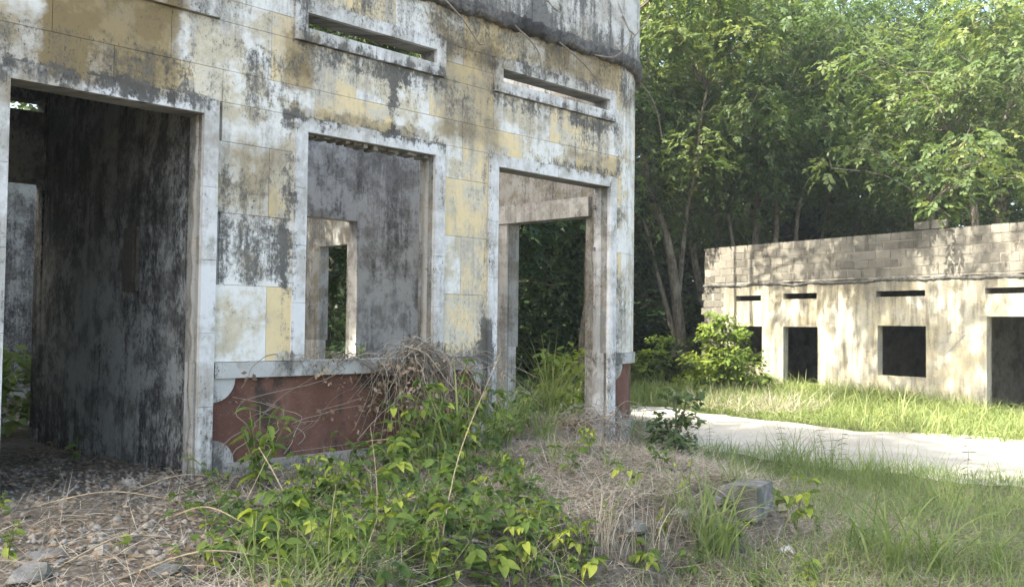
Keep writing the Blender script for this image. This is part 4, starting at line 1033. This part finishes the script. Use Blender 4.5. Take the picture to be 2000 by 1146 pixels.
# ---- grass clumps
def clump(px, py, h, n, label, wd=(.008, .016), tint=(.3, .7), bend=(.5, 1.9), name='grass_clump', group='tall grass clumps', spread=.06, pos=None, mat='grass', lean=(0, .4)):
    p = at(px, py) if pos is None else np.array(pos)
    q_ = p + np.column_stack([G.normal(0, spread, (n, 2)), np.full(n, -.02)])
    v, f, ti = blades(q_, G.uniform(0, 6.28, n), h * G.uniform(.55, 1.15, n), G.uniform(*bend, n), G.uniform(*wd, n), G.uniform(*tint, n), 7, G.uniform(*lean, n))
    o = link(name, rawmesh(name, v - p, f, M[mat], False, {'tint': ti}), None, p); tag(o, label, 'grass clump', group); return o
clump(880, 925, 1.0, 46, 'tall broad bladed grass in front of the dado beside the doorway', (.016, .028), (.42, .75))
clump(965, 885, .75, 44, 'arching blue green grass below the left post of the doorway', (.014, .024), (.35, .65))
clump(1010, 850, .85, 70, 'grass thicket filling the left half of the doorway threshold', (.010, .018), (.38, .75), spread=.14)
clump(1075, 815, 1.35, 50, 'tallest arching grass standing in the middle of the doorway', (.010, .018), (.6, .95), (.4, 1.6))
clump(1120, 805, 1.1, 40, 'arching grass right of the tallest one in the doorway', (.009, .016), (.6, .95), (.4, 1.6))
clump(1060, 865, .65, 50, 'grass bending over the straw in front of the threshold', (.010, .018), (.38, .7))
clump(1385, 1085, .80, 64, 'thick bladed bright clump at the right of the porch edge', (.014, .026), (.4, .75), (.4, 1.9))
clump(1180, 1085, .50, 60, 'yellowing tuft hanging in front of the dark porch edge', (.003, .006), (.5, .95), (.2, 1.0), mat='straw')
clump(1100, 1058, .40, 46, 'dry tuft hanging left of the yellowing tuft at the porch edge', (.003, .006), (.2, .8), (.4, 1.6), mat='straw', spread=.12)
clump(1245, 1078, .42, 50, 'dry tuft hanging right of the yellowing tuft at the porch edge', (.003, .006), (.3, .9), (.3, 1.4), mat='straw', spread=.12)
clump(1305, 1035, .34, 44, 'dry tuft at the right end of the dark porch edge', (.003, .006), (.2, .8), (.4, 1.6), mat='straw', spread=.12)
clump(1040, 1120, .34, 40, 'dry tuft at the foot of the porch slope beside the weeds', (.003, .006), (.2, .8), (.4, 1.6), mat='straw', spread=.12)
clump(1545, 925, .85, 110, 'green tuft right behind the kerb block', (.007, .013), (.3, .65), spread=.14)
clump(1605, 935, .75, 90, 'green tuft on the near road edge right of the kerb block', (.007, .012), (.3, .65), spread=.14)
clump(1690, 950, .7, 70, 'thin tuft at the near road edge in the middle of the grass', (.006, .011), (.35, .7), spread=.12)
clump(1755, 955, .7, 60, 'loose tuft at the tip of the shadow on the road', (.006, .011), (.35, .7), spread=.12)
clump(1840, 975, .6, 60, 'loose tuft at the road edge left of the tall seedling', (.006, .011), (.35, .7), spread=.12)
clump(1745, 1125, .85, 50, 'big arching clump in the lower right grass', (.012, .022), (.35, .65), (.5, 2.0))
clump(1690, 1090, .7, 44, 'arching clump left of the big one in the grass', (.010, .017), (.3, .6), (.6, 2.0))
clump(1830, 1120, .75, 46, 'arching clump right of the big one in the grass', (.010, .017), (.35, .65), (.5, 2.0))
clump(1935, 1110, .55, 34, 'clump at the lower right corner of the grass', (.009, .016), (.35, .65), (.5, 2.0))
clump(1950, 1020, .45, 34, 'clump in the grass at the right edge of the view', (.007, .013), (.35, .7))
clump(1270, 885, .5, 34, 'grass at the foot of the rounded corner', (.008, .014), (.35, .7), spread=.12)
clump(1395, 900, .5, 40, 'grass between the dark shrub and the road', (.008, .013), (.35, .7), spread=.14)
clump(1440, 950, .4, 30, 'grass on top of the kerb block end', (.007, .012), (.35, .7))
clump(1240, 850, .5, 24, 'grass leaning on the red base of the rounded corner', (.008, .014), (.4, .7))
clump(700, 925, .25, 30, 'small dark tuft against the plinth', (.004, .008), (.1, .4))
clump(1735, 835, .95, 60, 'tall pale clump below the square window across the road', (.014, .026), (.45, .85), spread=.25)
clump(1690, 800, .8, 50, 'tall clump left of the square window across the road', (.014, .024), (.45, .85), spread=.25)
clump(1800, 845, .8, 50, 'clump right of the square window across the road', (.014, .024), (.45, .8), spread=.25)
clump(1265, 790, .9, 60, 'rank grass beyond the road beside the rounded corner', (.014, .024), (.4, .8), spread=.4)
clump(1600, 790, .7, 60, 'soft grass below the narrow doorway across the road', (.012, .022), (.5, .9), spread=.4)

for k, (x, y, lb) in enumerate(((1120, 925, 'green sprig on the straw below the doorway'), (1235, 955, 'green sprig in the straw left of the tall yellow one'), (1290, 925, 'small sprig on the straw in front of the rounded corner'), (1010, 945, 'green sprig at the left end of the straw mound'), (1420, 1005, 'sprig in the straw below the kerb block'), (1250, 1120, 'green sprig near the bottom edge under the porch slope'), (1350, 1130, 'pale sprig at the bottom edge left of the thick bladed clump'), (1150, 880, 'sprig on the straw in front of the right jamb'))):
    weed(x, y, R.uniform(.14, .24), 3, 3, R.uniform(.05, .075), 'weed' if k % 2 else 'dull', lb, tri=True, spread=.8)
clump(1200, 915, .35, 24, 'thin green tuft in the middle of the straw mound', (.006, .011), (.4, .8))
clump(1330, 1000, .35, 24, 'thin green tuft on the straw above the porch edge', (.006, .011), (.4, .8))
clump(1090, 905, .4, 24, 'thin green tuft on the straw below the threshold grass', (.007, .012), (.4, .8))

# ---- seedlings with paired dark leaves at the road edge
def seedling(px, py, h, label, pairs=7, size=.068):
    p = at(px, py); root = empty('slender_seedling', p, label, 'seedling', 'slender seedlings at the road edge')
    q_ = spline([(0, 0, -.02), (R.uniform(-.02, .02), R.uniform(-.02, .02), h * .5), (R.uniform(-.04, .04), R.uniform(-.04, .04), h)], 9)
    v, f = tube(q_, np.linspace(.004, .0015, 9), 4); mk('stem', v + p, f, M['green_stalk'], root, True)
    for j in range(pairs):
        c = q_[min(8, 2 + int(6.5 * j / pairs))]
        for s_ in (0, math.pi): place_leaf(root, 'dark', c, R.uniform(-.4, .4) + s_ + .3 * (j % 2), R.uniform(-.2, .3), R.uniform(-.3, .3), size * R.uniform(.8, 1.3), 0)
seedling(1525, 910, .55, 'slender seedling with dark paired leaves nearest the kerb block'); seedling(1602, 915, .55, 'slender seedling in the middle of the three near the road shadow')
seedling(1645, 915, .50, 'slender seedling at the right of the three near the road shadow'); seedling(1890, 952, .62, 'lone tall seedling against the bright road at right', 8)
seedling(1385, 870, .40, 'small seedling beside the narrow leaved shrub', 5); seedling(1625, 905, .35, 'short seedling between the taller ones at the road shadow', 5)

# ---- dry stalks
def stalk(pts, r_, label):
    P = np.array([at(x, y) if z is None else (at(x, y) + np.array([0, 0, z])) for x, y, z in pts]); P = np.array(pts_world(pts)) if False else P
    v, f = tube(spline(P, 18), np.linspace(r_, r_ * .4, 18), 5); p = P[0]
    o = link('dry_stalk', rawmesh('dry_stalk', v - p, f, M['stalk'], True), None, p); tag(o, label, 'dry stalk', 'dry stalks and twigs')
def stalk3(px, py, d_, r_, label):
    p = at(px, py); v, f = tube(spline([np.zeros(3)] + [np.array(q_) for q_ in d_], 18), np.linspace(r_, r_ * .4, 18), 5)
    o = link('dry_stalk', rawmesh('dry_stalk', v, f, M['stalk'], True), None, p); tag(o, label, 'dry stalk', 'dry stalks and twigs')
stalk3(860, 1085, [(.03, .10, .25), (.10, .24, .55), (.30, .42, 1.05)], .004, 'tall dry stalk bending up from the dense patch to the doorway')
stalk3(735, 1060, [(-.01, .05, .3), (-.06, .12, .6)], .003, 'thin brown stalk standing left of the tall bent one')
stalk3(585, 1020, [(-.16, .02, .28), (-.26, .06, .42)], .006, 'dry stick leaning against the sapling from the right')
stalk3(470, 1000, [(.08, .03, .18), (.16, .08, .38)], .005, 'dry stick leaning against the sapling from the left')
stalk3(640, 1140, [(.0, .02, .2), (.02, .04, .42)], .003, 'thin green straw upright in front of the dense patch')
for k, (x, y, a, l, lb) in enumerate(((60, 990, .1, .9, 'long pale twig lying across the left doorway'), (250, 960, .5, .7, 'pale twig in the doorway litter'), (110, 1110, .9, .6, 'forked grey twig on the rubble at bottom left'), (330, 1010, -.5, .6, 'thin twig under the low spreading weed'), (230, 1130, .4, .7, 'twig crossing the rubble near the bottom edge'), (1130, 1010, 2.6, .7, 'long dry twig over the dark porch edge'))):
    stalk3(x, y, [(math.cos(a) * l * .5, math.sin(a) * l * .5, .09), (math.cos(a) * l, math.sin(a) * l, .03)], .006, lb)

# ---- dry vine over the sill
def vine(name, label, anchor, spread_, n, L, grav, r_=(.002, .0045), nleaf=60, fn=W):
    p0 = fn(np.array([anchor]))[0]; root = empty(name, p0, label, 'dry vine'); tb = []; tips = []
    for k in range(n):
        s, v, z = anchor[0] + R.gauss(0, spread_[0]), anchor[1] + abs(R.gauss(0, spread_[1])), anchor[2] + R.gauss(0, spread_[2])
        pts = [(s, v, z)]; ds, dv, dz_ = R.gauss(0, .42), abs(R.gauss(.25, .25)), R.uniform(.0, .75); l = L * R.uniform(.4, 1.2) / 7
        for j in range(7):
            s = max(3.34, s + ds * l); v = max(.03, v + dv * l); z += dz_ * l; ds += R.gauss(-ds * .3, .75); dv += R.gauss(-.08, .35); dz_ -= grav * R.uniform(.5, 1.3); pts.append((s, v, z))
        q_ = spline(pts, 14); tb.append(tube(fn(q_), R.uniform(*r_) * np.linspace(1, .5, 14), 4)); tips += [fn(q_)[j] for j in (7, 10, 13)]
    v, f = join(tb); mk('tangle', v, f, M['straw'], root, False, {'tint': np.repeat(G.uniform(0, .8, n), len(v) // n)})
    tips = np.array(tips); q_ = tips[G.integers(0, len(tips), nleaf)] + G.normal(0, .015, (nleaf, 3))
    v, f, ti = foliage(q_, G.uniform(0, 6.28, nleaf), G.uniform(-1.4, .2, nleaf), G.uniform(.25, .6, nleaf), G.uniform(0, .8, nleaf), ROS[:, :16])
    wl = mk('withered_leaf', v, f, M['litter'], root, False, {'tint': ti}); wl['kind'] = 'stuff'
vine('dry_vine', 'heap of dead vines hanging over the window sill onto the red panel', (5.16, .04, .84), (.13, .05, .05), 120, .62, .55, nleaf=380)
vine('dry_vine', 'thin dead vine strands lying along the left of the window sill', (4.5, .0, .82), (.30, .03, .02), 46, .36, .30, nleaf=30)
vine('dry_vine', 'brown dead creeper slumped against the right jamb of the doorway', (7.55, .10, .10), (.22, .14, .10), 110, .65, .30, nleaf=60)
vine('dry_vine', 'dead creeper over the dado between the vine heap and the doorway', (5.7, .05, .70), (.16, .05, .12), 40, .6, .34, nleaf=30)
vine('dry_vine', 'few dead tendrils climbing the left part of the red panel', (3.75, .03, .10), (.25, .02, .08), 16, .9, .04, nleaf=10)

# ---- bushes
def bush(px, py, blobs, n, label, mat='bush', tint=.6, stems=8, size=(.9, 1.5), pos=None, name='leafy_bush', proto=ROS):
    p = at(px, py) if pos is None else np.array(pos, float); root = empty(name, p, label, 'bush')
    v, f, ti = clumps_to_leaves([(np.array(c, float), r) for c, r in blobs], n, tint, proto, size); mk('foliage', v + p, f, M[mat], root, False, {'tint': ti})
    tb = [tube(spline([(R.gauss(0, .05), R.gauss(0, .05), -.05), np.array(c) * (.5, .5, .5), c], 8), np.linspace(.018, .006, 8), 5) for c, r in blobs]
    v, f = join(tb); mk('stem', v + p, f, M['bark'], root, True)
bush(1415, 765, [((0, 0, .6), .55), ((-.45, -.1, .45), .48), ((.5, -.2, .4), .48), ((0, .2, 1.2), .52), ((-.25, 0, 1.55), .36), ((.3, 0, 1.5), .36), ((-.05, 0, 1.85), .30), ((.65, -.1, .85), .36), ((-.65, .1, .85), .34), ((.15, -.3, .95), .4), ((-.9, .0, .3), .34)], 240, 'round bright green bush in front of the left end of the block building', tint=.72, size=(.9, 1.6))
bush(1320, 888, [((0, 0, .18), .2), ((.06, 0, .42), .17), ((-.1, .03, .36), .16), ((.12, 0, .24), .15), ((0, 0, .62), .12), ((-.12, 0, .16), .15), ((.12, .05, .62), .1)], 330, 'dark leaved shrub at the right of the straw mound beside the road', 'tree_leaf', .42, size=(.6, 1.0), name='dark_shrub')
bush(1275, 745, [((0, 0, .7), .4), ((.2, 0, 1.2), .3), ((-.3, .1, .4), .4), ((.4, 0, .4), .4)], 170, 'loose pale bush beyond the road beside the rounded corner', tint=.5, size=(1., 1.8))
bush(1325, 740, [((0, 0, .5), .4), ((.1, 0, .9), .3), ((-.4, .1, .3), .4), ((.4, 0, .3), .35)], 150, 'low dark bush between the pale bush and the round one', 'dark_leaf', .6, size=(1., 1.8))
bush(0, 0, [((0, 0, .4), .4), ((.3, .2, .3), .4), ((-.4, .1, .45), .4), ((.1, .6, .7), .45), ((-.5, .7, .6), .5), ((-.9, .3, .5), .5)], 190, 'yellow green growth outside the back opening of the left room', tint=.6, size=(1., 1.7), pos=T(np.array([[2.7, -4.3, -.15]]))[0])
bush(0, 0, [((0, 0, .4), .4), ((.5, .2, .3), .4), ((-.5, .1, .45), .4), ((.1, .6, .9), .5)], 150, 'bright growth on the ground outside the side doorway of the ruin', tint=.68, size=(1., 1.7), pos=T(np.array([[10.3, -2.6, -.45]]))[0])
bush(0, 0, [((0, 0, .5), .5), ((.5, .2, .3), .4), ((-.5, .1, .65), .5), ((.1, .6, 1.1), .5)], 150, 'green growth outside the inner doorway of the ruin', tint=.45, size=(1., 1.7), pos=T(np.array([[10.4, -7.6, -.35]]))[0])
